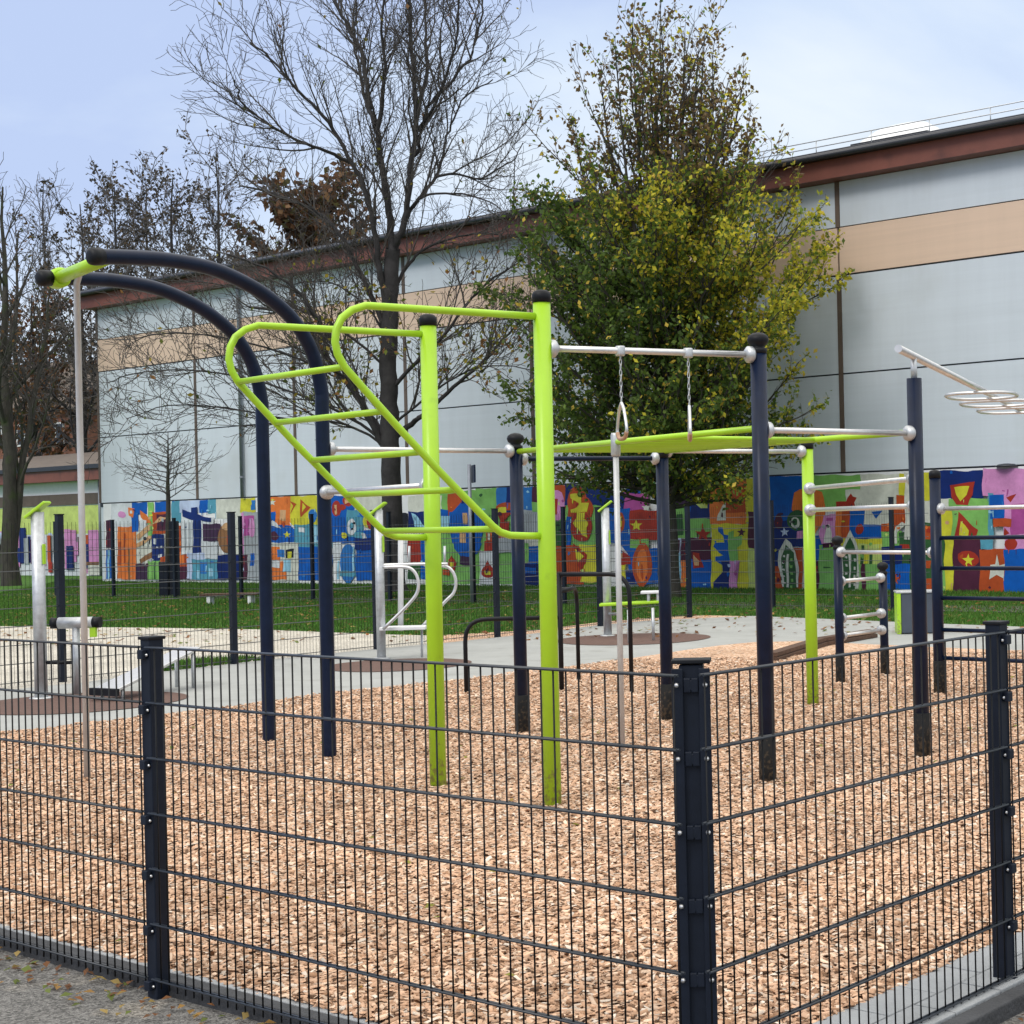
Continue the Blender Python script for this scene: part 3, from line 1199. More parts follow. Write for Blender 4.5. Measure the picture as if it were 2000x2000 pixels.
# gymnastic rings
zr = 2.70 - .019
for (dx, dy0, dy1, yaw, lab) in ((1171, 760, 828, 1.45, 'silver hanging gym ring nearer the lime post, seen almost edge-on'), (1299, 766, 830, 1.15, 'silver hanging gym ring nearer the navy post, showing its loop')):
    dd = (n2 - g2).normalized()
    nn = UP.cross(dd).normalized()
    p = onp(dx, 700, g2, nn)
    zc0, zc1 = onp(dx, dy0, g2, nn).z, onp(dx, dy1, g2, nn).z
    rt = thing('gymnastic_ring', lab, 'gym ring', (p.x, p.y, zr), 'rings hanging from the high steel bar')
    mb = MB()
    nlk = 9
    hh = (zr - zc0) / nlk
    for k in range(nlk):
        c = Vector((p.x, p.y, zr - hh * (k + .5)))
        ax = dd if k % 2 else nn
        pts = [c + ax * (.0070 * math.cos(t)) + UP * (hh * .66 * math.sin(t)) for t in [math.tau * i / 10 for i in range(11)]]
        mb.tube(pts, .0027, 6, caps=False)
    mb.lathe((p.x, p.y, zr - .012), [(.026, 0), (.030, .01), (.030, .05), (.026, .058)], 16, UP)
    mb.build('chain', M['galv'], rt)
    rx = dd * math.cos(yaw) + nn * math.sin(yaw)
    hgt = zc0 - zc1
    c = Vector((p.x, p.y, (zc0 + zc1) / 2))
    shape = [(0, .5), (.22, .30), (.42, -.12), (.44, -.32), (.30, -.47), (0, -.5), (-.30, -.47), (-.44, -.32), (-.42, -.12), (-.22, .30), (0, .5)]
    pts = smooth_line([c + rx * (sx * hgt) + UP * (sz * hgt) for sx, sz in shape], 4)
    mb = MB()
    mb.tube(pts, .0095, 10, caps=False)
    rg = mb.build('ring', M['steel'], rt)
    mb = MB()
    gp = [c + rx * (sx * hgt) + UP * (sz * hgt) for sx, sz in shape[3:8]]
    mb.tube(smooth_line(gp, 4), .0125, 10)
    mb.build('grip', M['copper'], rg)

# ------------------------------------------------------------------ wall-bar station on the right
s5, sp1, sp2 = G(1773, 1310), G(1586, 1290), G(1670, 1274)
st = thing('wall_bar_station', 'navy stepped bar station with steel bars and dark climbing bars at right', 'exercise station', (s5.x, s5.y, ZP))
s6 = s5 + E1 * 1.55
post_round('post', s5, zat(s5, 1765, 900), M['navy'], 'flat', st)
post_round('post', s6, zat(s5, 1765, 900), M['navy'], 'flat', st)
post_round('post', sp1, zat(sp1, 1580, 1034), M['navy'], 'ball', st, r=.043)
post_round('post', sp2, zat(sp2, 1664, 1082), M['navy'], 'ball', st, r=.043)
bar(s5, s6, zat(s5, 1770, 960), 'steel_bar', st)
for y in (1015, 1072, 1128, 1188, 1241):
    bar(s5, s6, zat(s5, 1773, y), 'climbing_bar', st, material=M['navy'], clampsz=(0, 0))
bar(sp1, s5, 1.335, 'steel_bar', st, ra=.043)
for y in (1097, 1167, 1200):
    bar(sp1, sp2, zat(sp1, 1586, y), 'steel_bar', st, ra=.043, rb=.043)

# ------------------------------------------------------------------ dip bars
dp = G(1060, 1305)
db = thing('dip_bars', 'dark bent dip bars at three heights joined to one thin post', 'dip bars', (dp.x, dp.y, ZP))
zh = zat(dp, 1057, 1084)
mb = MB()
mb.tube([(dp.x, dp.y, -.05), (dp.x, dp.y, zh + .02)], .024, 16)
mb.build('post', M['black'], db)
for (leg, z) in (((1192, 1309), zh), ((880, 1309), zat(dp, 1057, 1165)), ((1092, 1286), zat(dp, 1060, 1116))):
    l = G(*leg)
    mb = MB()
    mb.tube(arc_pts((dp.x, dp.y, z), (l.x, l.y, z), (l.x, l.y, -.05), min(.22, (Vector((l.x, l.y)) - Vector((dp.x, dp.y))).length * .5)), .021, 14)
    mb.build('bent_rail', M['black'], db)


# ------------------------------------------------------------------ galvanised fitness stations
def station_post(root, b, top, r, facing):
    mb = MB()
    mb.tube([(b.x, b.y, -.03), (b.x, b.y, top)], r, 20)
    p = mb.build('post', M['galv'], root)
    mb = MB()
    d = facing.normalized()
    n = UP.cross(d)
    c = Vector((b.x, b.y, top))
    ax = (d + UP * .75).normalized()
    mb.box(c + UP * .02, (r * 4.2, r * 2.5, .03), (ax, n, ax.cross(n)))
    mb.build('slanted_cap', M['lime'], p, bevel=.008)
    mb = MB()
    q = b + X0 * (r + .001)
    mb.box(Vector((q.x, q.y - .01, top - .42)), (.012, .06, .20))
    mb.build('plate', M['lime'], p, bevel=.003)
    mb = MB()
    mb.lathe((b.x, b.y, ZP - .01), [(r + .05, 0), (r + .05, .022), (r + .01, .03)], 20)
    mb.build('foot_flange', M['galv'], p)
    return p


# 1: sit-up bench
b = G(78, 1318)
t1 = thing('fitness_station', 'galvanised sit-up station with steel roller and tilted board on the left', 'fitness station', (b.x, b.y, ZP), 'galvanised fitness stations round the path')
station_post(t1, b, zat(b, 69, 966), .062, X0)
b2 = G(146, 1310)
mb = MB()
mb.tube([(b2.x, b2.y, -.02), (b2.x, b2.y, zat(b2, 142, 1176))], .036, 16)
mb.build('short_post', M['galv'], t1)
zr1 = zat(b2, 142, 1175)
ra, rb = aty(111, 1175, b2.y), aty(176, 1176, b2.y)
ra.z = rb.z = zr1
mb = MB()
mb.tube([ra, rb], .058, 20)
rl_ = mb.build('roller', M['galv'], t1)
for q, e in ((ra, -1), (rb, 1)):
    mb = MB()
    mb.tube([q, q + X0 * (.075 * e)], .056, 18)
    mb.build('roller_end', M['black'], rl_)
mb = MB()
q = aty(176, 1186, b2.y)
mb.box(q, (.06, .05, .17))
mb.build('plate', M['lime'], t1, bevel=.004)
mb = MB()
q0, q1 = aty(80, 1250, b.y), aty(134, 1250, b.y)
mb.tube([q0, q1], .018, 12)
mb.build('foot_bar', M['black'], t1)
f0, f1 = G(176, 1298, ZP + .12), G(222, 1300, ZP + .12)
u0_, u1_ = f0 + Vector((.42, 1.25, .30)), f1 + Vector((.38, 1.25, .30))
mb = MB()
th = Vector((0, 0, -.03))
mb.add([f0, f1, u1_, u0_, f0 + th, f1 + th, u1_ + th, u0_ + th], [(0, 1, 2, 3), (7, 6, 5, 4), (0, 4, 5, 1), (1, 5, 6, 2), (2, 6, 7, 3), (3, 7, 4, 0)])
bd = mb.build('sloping_board', M['steel'], t1, bevel=.006)
mb = MB()
mb.box((f0 + f1) / 2 + Vector((0, -.035, -.03)), ((f1 - f0).length + .03, .05, .07), ((f1 - f0).normalized(), UP.cross((f1 - f0).normalized()), UP))
mb.build('end_block', M['black'], bd)
for q in (f0, f1, u0_, u1_):
    mb = MB()
    q = q.lerp((f0 + f1 + u0_ + u1_) / 4, .15)
    mb.tube([(q.x, q.y, ZP - .03), (q.x, q.y, q.z - .035)], .02, 10)
    mb.build('leg', M['galv'], t1)

# 2: dip and leg-raise frame
b = G(720, 1243)
t2 = thing('fitness_station', 'galvanised leg-raise station with curved tube arms behind the lime posts', 'fitness station', (b.x, b.y, ZP), 'galvanised fitness stations round the path')
station_post(t2, b, zat(b, 717, 962), .055, X0)
Y2 = b.y
mb = MB()
mb.tube([aty(756, 1190, Y2 + .25), aty(756, 1014, Y2 + .25)], .034, 14)
mb.build('upright', M['white'], t2)


def tube_px(root, name, pts, Y, r, material, n=5):
    mb = MB()
    mb.tube(smooth_line([aty(x, y, Y + (k[0] if k else 0)) for x, y, *k in pts], n), r, 12)
    return mb.build(name, material, root)


tube_px(t2, 'curved_arm', [(722, 1070), (765, 1070), (781, 1078), (789, 1096), (786, 1120), (765, 1146), (723, 1187)], Y2 - .2, .020, M['steel'])
tube_px(t2, 'curved_arm', [(800, 1066), (838, 1068), (853, 1077), (860, 1096), (856, 1118), (838, 1137), (793, 1186)], Y2 + .25, .020, M['steel'])
tube_px(t2, 'cross_tube', [(716, 1066), (756, 1065), (800, 1064), (845, 1064)], Y2, .018, M['steel'])
mb = MB()
q = (aty(724, 1186, Y2) + aty(803, 1183, Y2)) / 2
mb.box(q, (.56, .30, .04))
mb.build('foot_plate', M['white'], t2, bevel=.006)
for (x, y0, y1) in ((796, 1188, 1240), (772, 1030, 1066), (839, 1030, 1066)):
    Yq = Y2 + .2 if y1 < 1100 else G(796, 1240).y
    mb = MB()
    mb.tube([aty(x, y1, Yq) + (Vector((0, 0, -.03)) if y1 > 1200 else Vector()), aty(x, y0, Yq)], .016, 12)
    mb.build('leg' if y1 > 1100 else 'hand_grip', M['galv'], t2)

# 3: bench station
b = G(1147, 1200)
t3 = thing('fitness_station', 'galvanised bench station with long lime seat on thin legs beside brown mat', 'fitness station', (b.x, b.y, ZP), 'galvanised fitness stations round the path')
station_post(t3, b, zat(b, 1140, 958), .058, X0)
q0, q1 = aty(1132, 1141, b.y - .2), aty(1244, 1135, b.y - .2)
mb = MB()
mb.box((q0 + q1) / 2, ((q1 - q0).length, .26, .04), ((q1 - q0).normalized(), UP.cross((q1 - q0).normalized()), UP))
mb.build('seat', M['lime'], t3, bevel=.01)
for (x, yb) in ((1187, 1214), (1233, 1209)):
    g = G(x, yb)
    mb = MB()
    mb.tube([(g.x, g.y, -.02), (g.x, g.y, q0.z - .01)], .02, 12)
    mb.build('leg', M['galv'], t3)
mb = MB()
r0, r1 = aty(1219, 1117, b.y - .2), aty(1246, 1117, b.y - .2)
mb.box((r0 + r1) / 2, (.34, .25, .035))
mb.build('head_rest', M['white'], t3, bevel=.006)
for x in (1224, 1242):
    mb = MB()
    mb.box((aty(x, 1119, b.y - .2) + aty(x, 1136, b.y - .2)) / 2, (.035, .20, .145))
    mb.build('rest_bracket', M['galv'], t3)
mb = MB()
mb.tube([aty(1148, 1158, b.y - .1), aty(1171, 1158, b.y - .1)], .022, 12)
mb.build('foot_bar', M['galv'], t3)

# ------------------------------------------------------------------ small things
# timber edging beam
e0, e1_, e2_ = G(1457, 1249), G(1550, 1219), G(1645, 1203)
mb = MB()
for (p, q) in ((e0, e1_), (e1_, e2_)):
    d = (q - p).normalized()
    n = UP.cross(d)
    for k in range(2):
        mb.box((p + q) / 2 + UP * (.03 + .055 * k) + n * (.006 * k), ((q - p).length + .04, .16 - .02 * k, .05), (d, n, UP))
tag(mb.build('balance_beam', M['timber'], None, bevel=.006), 'low dark brown timber beam lying between the wood chips and the path', 'balance beam')

# slate box with a lime side
bx = G(1727, 1194)
bt = thing('litter_bin', 'low slate grey bin with a lime green side standing on the path', 'bin', (bx.x, bx.y, ZP))
zt = aty(1727, 1116, bx.y).z
mb = MB()
mb.box(Vector((bx.x + .03, bx.y, (zt + ZP) / 2)), (.47, .42, zt - ZP - .02))
mb.build('body', M['bin'], bt, bevel=.012)
mb = MB()
mb.box(Vector((bx.x - .235, bx.y, (zt + ZP) / 2)), (.055, .44, zt - ZP))
mb.build('side_panel', M['lime'], bt, bevel=.008)
mb = MB()
mb.box(Vector((bx.x + .01, bx.y, zt + .003)), (.56, .46, .026))
mb.build('lid', M['galv'], bt, bevel=.006)

# bench on the lawn
bl0, bl1 = G(394, 1141, .03), G(475, 1141, .03)
Yb = bl0.y
bn = thing('park_bench', 'dark slatted bench with white legs on the lawn near the fence', 'bench', ((bl0.x + bl1.x) / 2, Yb, .03))
q0, q1 = aty(381, 1121, Yb), aty(489, 1121, Yb)
for k in range(3):
    mb = MB()
    mb.box((q0 + q1) / 2 + Vector((0, -.13 + .13 * k, 0)), ((q1 - q0).length, .11, .045))
    mb.build('seat_slat', M['timber'], bn, bevel=.006)
for x in (397, 474):
    p = aty(x, 1121, Yb)
    mb = MB()
    mb.box(Vector((p.x, Yb - .13, (p.z + .03) / 2 - .02)), (.07, .05, p.z - .03))
    mb.build('leg', M['white'], bn)
    mb = MB()
    mb.box(Vector((p.x, Yb + .13, (p.z + .03) / 2 - .02)), (.07, .05, p.z - .03))
    mb.build('leg', M['white'], bn)

# sign on a pole, seen edge-on
sg = G(891, 1140, .03)
sgt = thing('sign_post', 'slim grey sign pole with small dark plate seen from the side', 'sign', (sg.x, sg.y, .03))
mb = MB()
ztp = aty(887, 876, sg.y).z
mb.tube([(sg.x, sg.y, 0), (sg.x, sg.y, ztp)], .038, 12)
mb.build('pole', M['zinc'], sgt)
mb = MB()
mb.box(Vector((sg.x + .085, sg.y - .05, ztp - .20)), (.035, .5, .36), (Vector((.95, .31, 0)), Vector((-.31, .95, 0)), UP))
mb.build('sign_plate', M['navy'], sgt, bevel=.006)

# ------------------------------------------------------------------ sports hall
W0 = Vector((1.2084, 36.501, 0))


def wp(s, z, out=0.0):
    p = W0 + WD * s - WN * out
    return Vector((p.x, p.y, z))


hall = thing('sports_hall', 'long pale panelled sports hall with beige band, red-brown eaves and painted base', 'building', (W0.x, W0.y, 0))
SR, SL = -16.0, 28.9


def slab(name, s0, s1, z0, z1, o0, o1, material, parent=None, bevel=0):
    """slab on the wall: from o0 to o1 metres in front of the wall plane"""
    mb = MB()
    vs = []
    for o in (o0, o1):
        for (s, z) in ((s0, z0), (s1, z0), (s1, z1), (s0, z1)):
            vs.append(wp(s, z, o))
    mb.add(vs, [(3, 2, 1, 0), (4, 5, 6, 7), (0, 1, 5, 4), (1, 2, 6, 5), (2, 3, 7, 6), (3, 0, 4, 7)])
    return mb.build(name, material, parent or hall, bevel=bevel)


wall = slab('wall', SR, SL, -.1, 9.5, -18, -.06, M['wall'])
mulls = [SL - .1, 23.32, 18.4, 13.5, 8.63, 3.85, -.93, -5.75, -10.6]
zt_m = 2.62
edges = sorted(mulls)
# wall panels between mullions (their gaps are the dark joints)
pm = {}
for k in range(len(edges) - 1):
    a, bq = edges[k] + .06, edges[k + 1] - .06
    for (z0, z1, mt) in ((zt_m + .02, 4.775, 'wall'), (4.81, 6.945, 'wall'), (6.985, 8.01, 'beige'), (8.035, 9.02, 'wall')):
        if mt == 'beige':
            slab('wall_panel', a - .035, bq + .035, z0, z1, -.06, .012, M[mt], wall)
        else:
            slab('wall_panel', a, bq, z0, z1, -.06, .01, M[mt], wall)
slab('joint_backing', SR, SL, 2.5, 9.3, -.07, -.045, M['roof'])
for s in mulls:
    slab('mullion', s - .055, s + .055, zt_m + .015, 6.96, -.03, .03, M['mull'])
    slab('mullion', s - .055, s + .055, 8.02, 9.02, -.03, .03, M['mull'])
slab('fascia', SR, SL + .15, 9.03, 9.44, -.05, .42, M['fascia'])
slab('roof_edge', SR, SL + .3, 9.445, 9.62, -18.2, .55, M['roof'], bevel=.02)
mb = MB()
mb.tube([wp(SR, 9.50, .60), wp(SL + .2, 9.50, .60)], .07, 10)
mb.build('gutter', M['roof'], hall)
for s in (20.9, 6.27):
    mb = MB()
    mb.tube([wp(s, 2.63, .10), wp(s, 8.85, .10), wp(s, 9.0, .14)], .055, 12)
    mb.build('downpipe', M['zinc'], hall)
    for z in (3.2, 5.2, 7.6):
        mb = MB()
        mb.tube([wp(s, z, .10), wp(s, z + .05, .10)], .066, 12)
        mb.build('pipe_bracket', M['zinc'], hall)
rr = MB()
for z in (9.79, 9.93):
    rr.tube([wp(5.2, z, .30), wp(-12, z, .30)], .012, 8)
k = 5.2
while k > -12:
    rr.tube([wp(k, 9.58, .30), wp(k, 9.93, .30)], .012, 8)
    k -= 1.45
rr.build('roof_rail', M['galv'], hall)
for (s, w) in ((-1.9, 1.2),):
    mb = MB()
    pts = []
    c = wp(s, 9.62, -1.3)
    mb.box(c + UP * .16, (2.0, 1.4, .36), (WD, WN, UP))
    sk = mb.build('skylight', M['roof'], hall)
    mb = MB()
    n = 10
    vs, fs = [], []
    for i in range(n + 1):
        for j in range(n + 1):
            u, v = i / n * 2 - 1, j / n * 2 - 1
            vs.append(c + WD * (u * .96) + WN * (v * .66) + UP * (.34 + .42 * (1 - u ** 4) * (1 - v ** 2)))
    for i in range(n):
        for j in range(n):
            q = i * (n + 1) + j
            fs.append((q, q + 1, q + n + 2, q + n + 1))
    mb.add(vs, fs, True)
    mb.build('dome', M['white'], sk)
mb = MB()
lp = onp(1900, 879, wp(0, 0, .02), WN)
mb.lathe(lp + UP * -.02, [(.25, 0), (.25, .02), (.18, .055), (.06, .07)], 24, UP)
mb.build('wall_lamp', M['roof'], hall)

# ------------------------------------------------------------------ mural
PAL = dict(B=(0, 82, 168), N=(10, 36, 100), NB=(0, 28, 92), T=(78, 142, 165), C=(140, 188, 212), W=(198, 203, 208), V=(176, 190, 218), LG=(118, 172, 90), Y=(194, 190, 52), YG=(182, 198, 110), O=(208, 112, 50), R=(168, 72, 32), RB=(152, 46, 32), M=(72, 30, 52), P=(196, 132, 182), MG=(160, 72, 138), PU=(58, 36, 64), SK=(192, 152, 112), K=(26, 28, 36), DG=(46, 86, 48), G=(152, 158, 164), BR=(130, 92, 60), B2=(40, 108, 178), LW=(196, 198, 188))
MUR = []


def T_(x0, sc=6.9):
    def cv(pts):
        return [((x0 + x / sc) / S, (900 + y / sc) / S) for x, y in pts]

    def r(c, x1, y1, x2, y2):
        MUR.append((c, cv([(x1, y1), (x2, y1), (x2, y2), (x1, y2)])))

    def p(c, *pts):
        MUR.append((c, cv(pts)))

    def e(c, x, y, rx, ry, n=14):
        MUR.append((c, cv([(x + rx * math.cos(math.tau * i / n), y + ry * math.sin(math.tau * i / n)) for i in range(n)])))

    def st(c, x, y, R, a0=-math.pi / 2, n=5):
        MUR.append((c, cv([(x + (R if i % 2 == 0 else R * .42) * math.cos(a0 + math.pi * i / n), y + (R if i % 2 == 0 else R * .42) * math.sin(a0 + math.pi * i / n)) for i in range(2 * n)])))
    return r, p, e, st


r, p, e, st_ = T_(0)
r('M', 1432, 800, 1530, 1180); r('B', 1432, 1190, 1520, 1590); r('C', 1455, 1190, 1482, 1590); r('W', 1500, 545, 1800, 900); e('P', 1650, 725, 55, 45)
r('O', 1590, 890, 1850, 1590); r('R', 1600, 1090, 1650, 1400); r('R', 1760, 1120, 1850, 1180)
r, p, e, st_ = T_(240)
r('LW', 0, 900, 900, 1590)
r('O', -10, 890, 190, 1600); r('R', 20, 980, 45, 1380); r('BR', 80, 1180, 105, 1600)
r('B', 130, 525, 330, 720); r('B', 130, 700, 218, 960); r('LG', 345, 525, 420, 1010); r('B', 435, 525, 600, 700); r('T', 655, 505, 790, 840); r('V', 770, 505, 1030, 700)
r('B', 1035, 505, 1150, 700); r('T', 1150, 500, 1268, 710); r('LW', 1262, 495, 1600, 780); r('Y', 1590, 480, 1790, 700)
p('O', (80, 630), (165, 640), (150, 760), (85, 740)); r('W', 105, 675, 135, 715)
p('O', (245, 660), (320, 720), (400, 850), (330, 840), (250, 760)); p('W', (245, 800), (325, 800), (320, 900), (240, 990))
p('SK', (190, 1000), (380, 840), (440, 880), (215, 1070)); p('SK', (200, 1120), (400, 990), (400, 1050), (200, 1180)); p('BR', (230, 1330), (400, 1220), (420, 1290), (250, 1390))
r('R', 410, 690, 650, 985); r('M', 470, 720, 610, 940); p('SK', (400, 860), (520, 750), (620, 760), (500, 830)); r('LG', 375, 880, 412, 1010)
r('N', 408, 990, 570, 1360); r('W', 430, 1040, 465, 1120); r('W', 490, 1260, 545, 1305); r('W', 465, 1150, 490, 1175); r('W', 520, 1150, 545, 1170)
r('LG', 350, 1345, 525, 1600); r('PU', 190, 1390, 350, 1600); r('R', 520, 1290, 660, 1600); r('DG', 435, 1370, 455, 1600)
r('R', 735, 870, 800, 1210); r('R', 740, 1210, 890, 1440); r('O', 770, 1230, 830, 1390); r('M', 740, 1430, 895, 1600)
r('W', 800, 760, 1240, 1260); r('G', 850, 830, 870, 1200); r('G', 905, 830, 925, 1200)
p('N', (820, 660), (935, 690), (935, 630), (1015, 630), (1015, 720), (1205, 775), (1200, 830), (1070, 800), (1070, 1230), (1100, 1290), (960, 1240), (960, 800), (820, 755))
r('V', 880, 1240, 1130, 1590); r('T', 950, 1330, 1295, 1600); r('B2', 1060, 1360, 1150, 1520); r('W', 1120, 1090, 1295, 1320); r('C', 1010, 1480, 1050, 1590); r('C', 1180, 1450, 1230, 1560)
r('PU', 1095, 850, 1330, 1085); e('BR', 1410, 1050, 112, 195); e('SK', 1410, 890, 62, 50); e('R', 1465, 1080, 48, 110); r('LW', 1520, 780, 1620, 1260); r('NB', 1290, 1268, 1600, 1600)
r('G', 1620, 690, 1860, 1600); r('MG', 1650, 740, 1790, 1010); r('P', 1620, 700, 1650, 1600); e('P', 1760, 900, 40, 130); r('M', 1640, 1270, 1700, 1600); r('B', 1735, 1250, 1790, 1420)
r, p, e, st_ = T_(480)
r('B2', 80, 525, 140, 660); r('O', 270, 465, 650, 880); st_('LW', 365, 560, 52); r('SK', 465, 660, 545, 800); r('Y', 605, 460, 1000, 880)
p('R', (740, 520), (880, 625), (740, 770)); p('Y', (770, 575), (825, 628), (770, 700)); p('R', (600, 535), (690, 585), (605, 710), (640, 600)); e('B2', 905, 740, 58, 92)
r('B', 270, 690, 405, 900); r('B', 270, 870, 665, 1170); e('M', 392, 1015, 52, 62); st_('Y', 560, 1000, 52); p('W', (350, 800), (410, 830), (490, 905), (350, 880)); p('W', (600, 830), (680, 900), (680, 940), (620, 880))
r('T', 660, 860, 1180, 1170); r('B', 680, 1160, 1180, 1610); r('C', 920, 880, 985, 1120); r('W', 720, 900, 800, 960)
r('LW', 300, 1100, 720, 1620); r('O', 330, 1160, 470, 1360); r('O', 330, 1360, 560, 1600); r('W', 340, 1340, 470, 1440); r('K', 545, 1190, 660, 1310); r('Y', 575, 1220, 630, 1310); r('B2', 440, 1200, 530, 1300); r('C', 520, 1330, 620, 1500)
r('B', 1160, 470, 1500, 1110); e('RB', 1230, 645, 64, 105); r('SK', 1208, 590, 1238, 720); e('RB', 1385, 540, 75, 70); p('SK', (1345, 520), (1410, 550), (1345, 585)); e('RB', 1310, 630, 45, 40)
r('LW', 1480, 440, 1900, 700); r('T', 1372, 660, 1600, 1020); r('B', 1500, 940, 1740, 1610); e('W', 1440, 890, 62, 110); e('T', 1445, 870, 30, 45); e('B', 1600, 710, 55, 50); e('Y', 1650, 815, 62, 85); e('RB', 1685, 825, 42, 90)
r('T', 1480, 960, 1600, 1050); p('W', (1565, 975), (1615, 985), (1655, 1070), (1615, 1160)); r('W', 1180, 1105, 1300, 1330); e('Y', 1342, 1010, 40, 42); e('B2', 1390, 1380, 110, 270); r('T', 1280, 1480, 1500, 1560); r('N', 1480, 1040, 1740, 1200); r('C', 1455, 1150, 1482, 1480); r('C', 1235, 1350, 1262, 1600)
r, p, e, st_ = T_(740)
r('LG', 820, 400, 1800, 1660); r('LW', 400, 470, 850, 700); r('N', 400, 685, 680, 910); p('C', (440, 700), (500, 730), (640, 890), (490, 890)); r('RB', 390, 1030, 570, 1370); r('B', 570, 1070, 680, 1600); r('DG', 390, 1370, 570, 1600); r('K', 80, 700, 400, 900)
r('LG', 600, 900, 830, 1060)
r('R', 930, 440, 1140, 800); r('B', 820, 655, 945, 900); p('SK', (1010, 700), (1095, 640), (1080, 720), (1030, 770)); e('B', 1190, 890, 240, 340, 10); r('B', 960, 690, 1440, 890); e('B', 1200, 1120, 190, 190, 9); r('N', 1120, 470, 1220, 570); r('SK', 1145, 700, 1205, 850); r('SK', 1100, 970, 1185, 1100); r('W', 1238, 735, 1290, 815); r('C', 830, 740, 960, 890)
r('LG', 1310, 365, 1600, 730); r('B2', 1595, 355, 1850, 600); e('R', 1705, 660, 125, 105); p('RB', (1590, 690), (1800, 690), (1665, 850)); r('Y', 1620, 630, 1735, 700); r('RB', 1640, 820, 1770, 950)
r('RB', 1430, 1075, 1600, 1215); r('R', 1450, 960, 1700, 1080); r('LW', 1480, 980, 1510, 1070); r('W', 1370, 1215, 1620, 1660); e('RB', 1480, 1500, 92, 80); p('RB', (1480, 1340), (1560, 1490), (1400, 1490)); r('Y', 1440, 1480, 1515, 1530)
p('RB', (985, 1270), (1055, 1380), (1040, 1480), (940, 1480), (945, 1370)); r('Y', 965, 1360, 1012, 1430); p('R', (870, 1460), (960, 1480), (960, 1550), (870, 1540)); r('PU', 1100, 1285, 1250, 1400); r('G', 1620, 1040, 1800, 1240); r('LG', 850, 1400, 930, 1460)
r, p, e, st_ = T_(1000)
r('N', -60, 340, 160, 700); r('R', -60, 560, 30, 660); r('B2', 150, 345, 300, 680); r('M', 290, 335, 560, 560); r('G', 150, 665, 420, 1050); r('LG', 290, 560, 400, 690); r('LW', 180, 1040, 400, 1160)
r('B', 180, 1150, 600, 1390); r('LG', 185, 1110, 245, 1380); r('NB', 180, 1385, 600, 1670); r('B', 190, 1440, 350, 1520)
r('LG', 560, 320, 1320, 1660)
r('R', 540, 325, 745, 640); e('P', 610, 600, 135, 215); r('RB', 560, 510, 640, 720); r('N', 740, 320, 1330, 600); r('DG', 560, 800, 770, 1150)
e('R', 905, 530, 135, 190); e('R', 985, 640, 135, 160); r('R', 790, 560, 1100, 760); e('RB', 965, 890, 150, 205)
p('Y', (820, 450), (880, 435), (960, 445), (960, 570), (1070, 570), (1045, 690), (820, 690), (820, 655), (905, 620), (905, 540), (820, 500)); r('Y', 905, 690, 1015, 770); e('Y', 965, 840, 102, 75); p('Y', (905, 870), (1045, 880), (1045, 1040), (985, 1010), (960, 960))
r('B', 765, 750, 825, 1240); r('R', 590, 1140, 1000, 1660); p('Y', (930, 1130), (1210, 1130), (1210, 1640), (960, 1640), (1000, 1400)); p('RB', (860, 1105), (1055, 1270), (1035, 1380), (955, 1470), (920, 1400), (1000, 1290), (860, 1170)); p('Y', (880, 1180), (1010, 1285), (930, 1355), (900, 1310))
r('N', 1290, 430, 1560, 680); r('N', 1560, 290, 1760, 450); r('LG', 1755, 270, 1960, 450); r('MG', 1540, 440, 1870, 670); st_('LW', 1845, 625, 68)
r('B', 1330, 640, 1625, 1110); p('B', (1470, 1100), (1625, 1100), (1625, 1275)); e('R', 1490, 830, 68, 135); r('Y', 1458, 760, 1512, 895); r('RB', 1620, 665, 2000, 1060); st_('Y', 1712, 865, 82)
r('LG', 1620, 1055, 1880, 1180); r('B', 1600, 1180, 2000, 1660); r('N', 1560, 1470, 1700, 1660); e('R', 1790, 1400, 135, 300); e('O', 1790, 1400, 80, 225); e('R', 1795, 1500, 18, 110); r('Y', 1470, 1390, 1570, 1600); p('RB', (1480, 1170), (1620, 1280), (1640, 1400), (1480, 1390)); r('SK', 1487, 1240, 1530, 1310)
r, p, e, st_ = T_(1260)
r('LG', 330, 610, 560, 1045); r('DG', 430, 720, 515, 1000); r('V', 330, 1045, 500, 1240); r('M', 440, 1060, 470, 1230); r('C', 330, 1235, 500, 1740); r('B2', 380, 1500, 465, 1600); r('M', 490, 1045, 630, 1360); r('O', 490, 1350, 560, 1740)
r('PU', 330, 300, 880, 640); r('N', 545, 570, 885, 790); p('YG', (850, 360), (850, 640), (760, 640), (648, 550)); p('RB', (795, 475), (800, 575), (740, 545)); r('LG', 560, 780, 890, 1035); r('M', 560, 1035, 905, 1350); st_('RB', 785, 985, 112)
r('B', 560, 1330, 905, 1740); p('RB', (650, 1230), (740, 1250), (795, 1440), (660, 1450)); p('SK', (655, 1260), (740, 1340), (740, 1410), (685, 1410))
r('O', 880, 240, 1375, 855); r('R', 1080, 330, 1360, 700); p('LW', (1070, 570), (1098, 570), (1100, 805), (985, 800), (990, 735)); r('M', 1040, 690, 1066, 752)
r('Y', 1368, 240, 1720, 830); r('Y', 900, 850, 1410, 1740); r('YG', 1400, 1130, 1660, 1740)
p('B', (990, 890), (1060, 890), (1070, 980), (1125, 1005), (1150, 1290), (1150, 1400), (1040, 1400), (960, 1350), (960, 1290), (1060, 1270), (930, 1160), (950, 1110), (1080, 1090), (1060, 1010), (990, 950)); p('N', (1040, 1350), (1150, 1350), (1150, 1740), (940, 1740), (935, 1640), (1050, 1500))
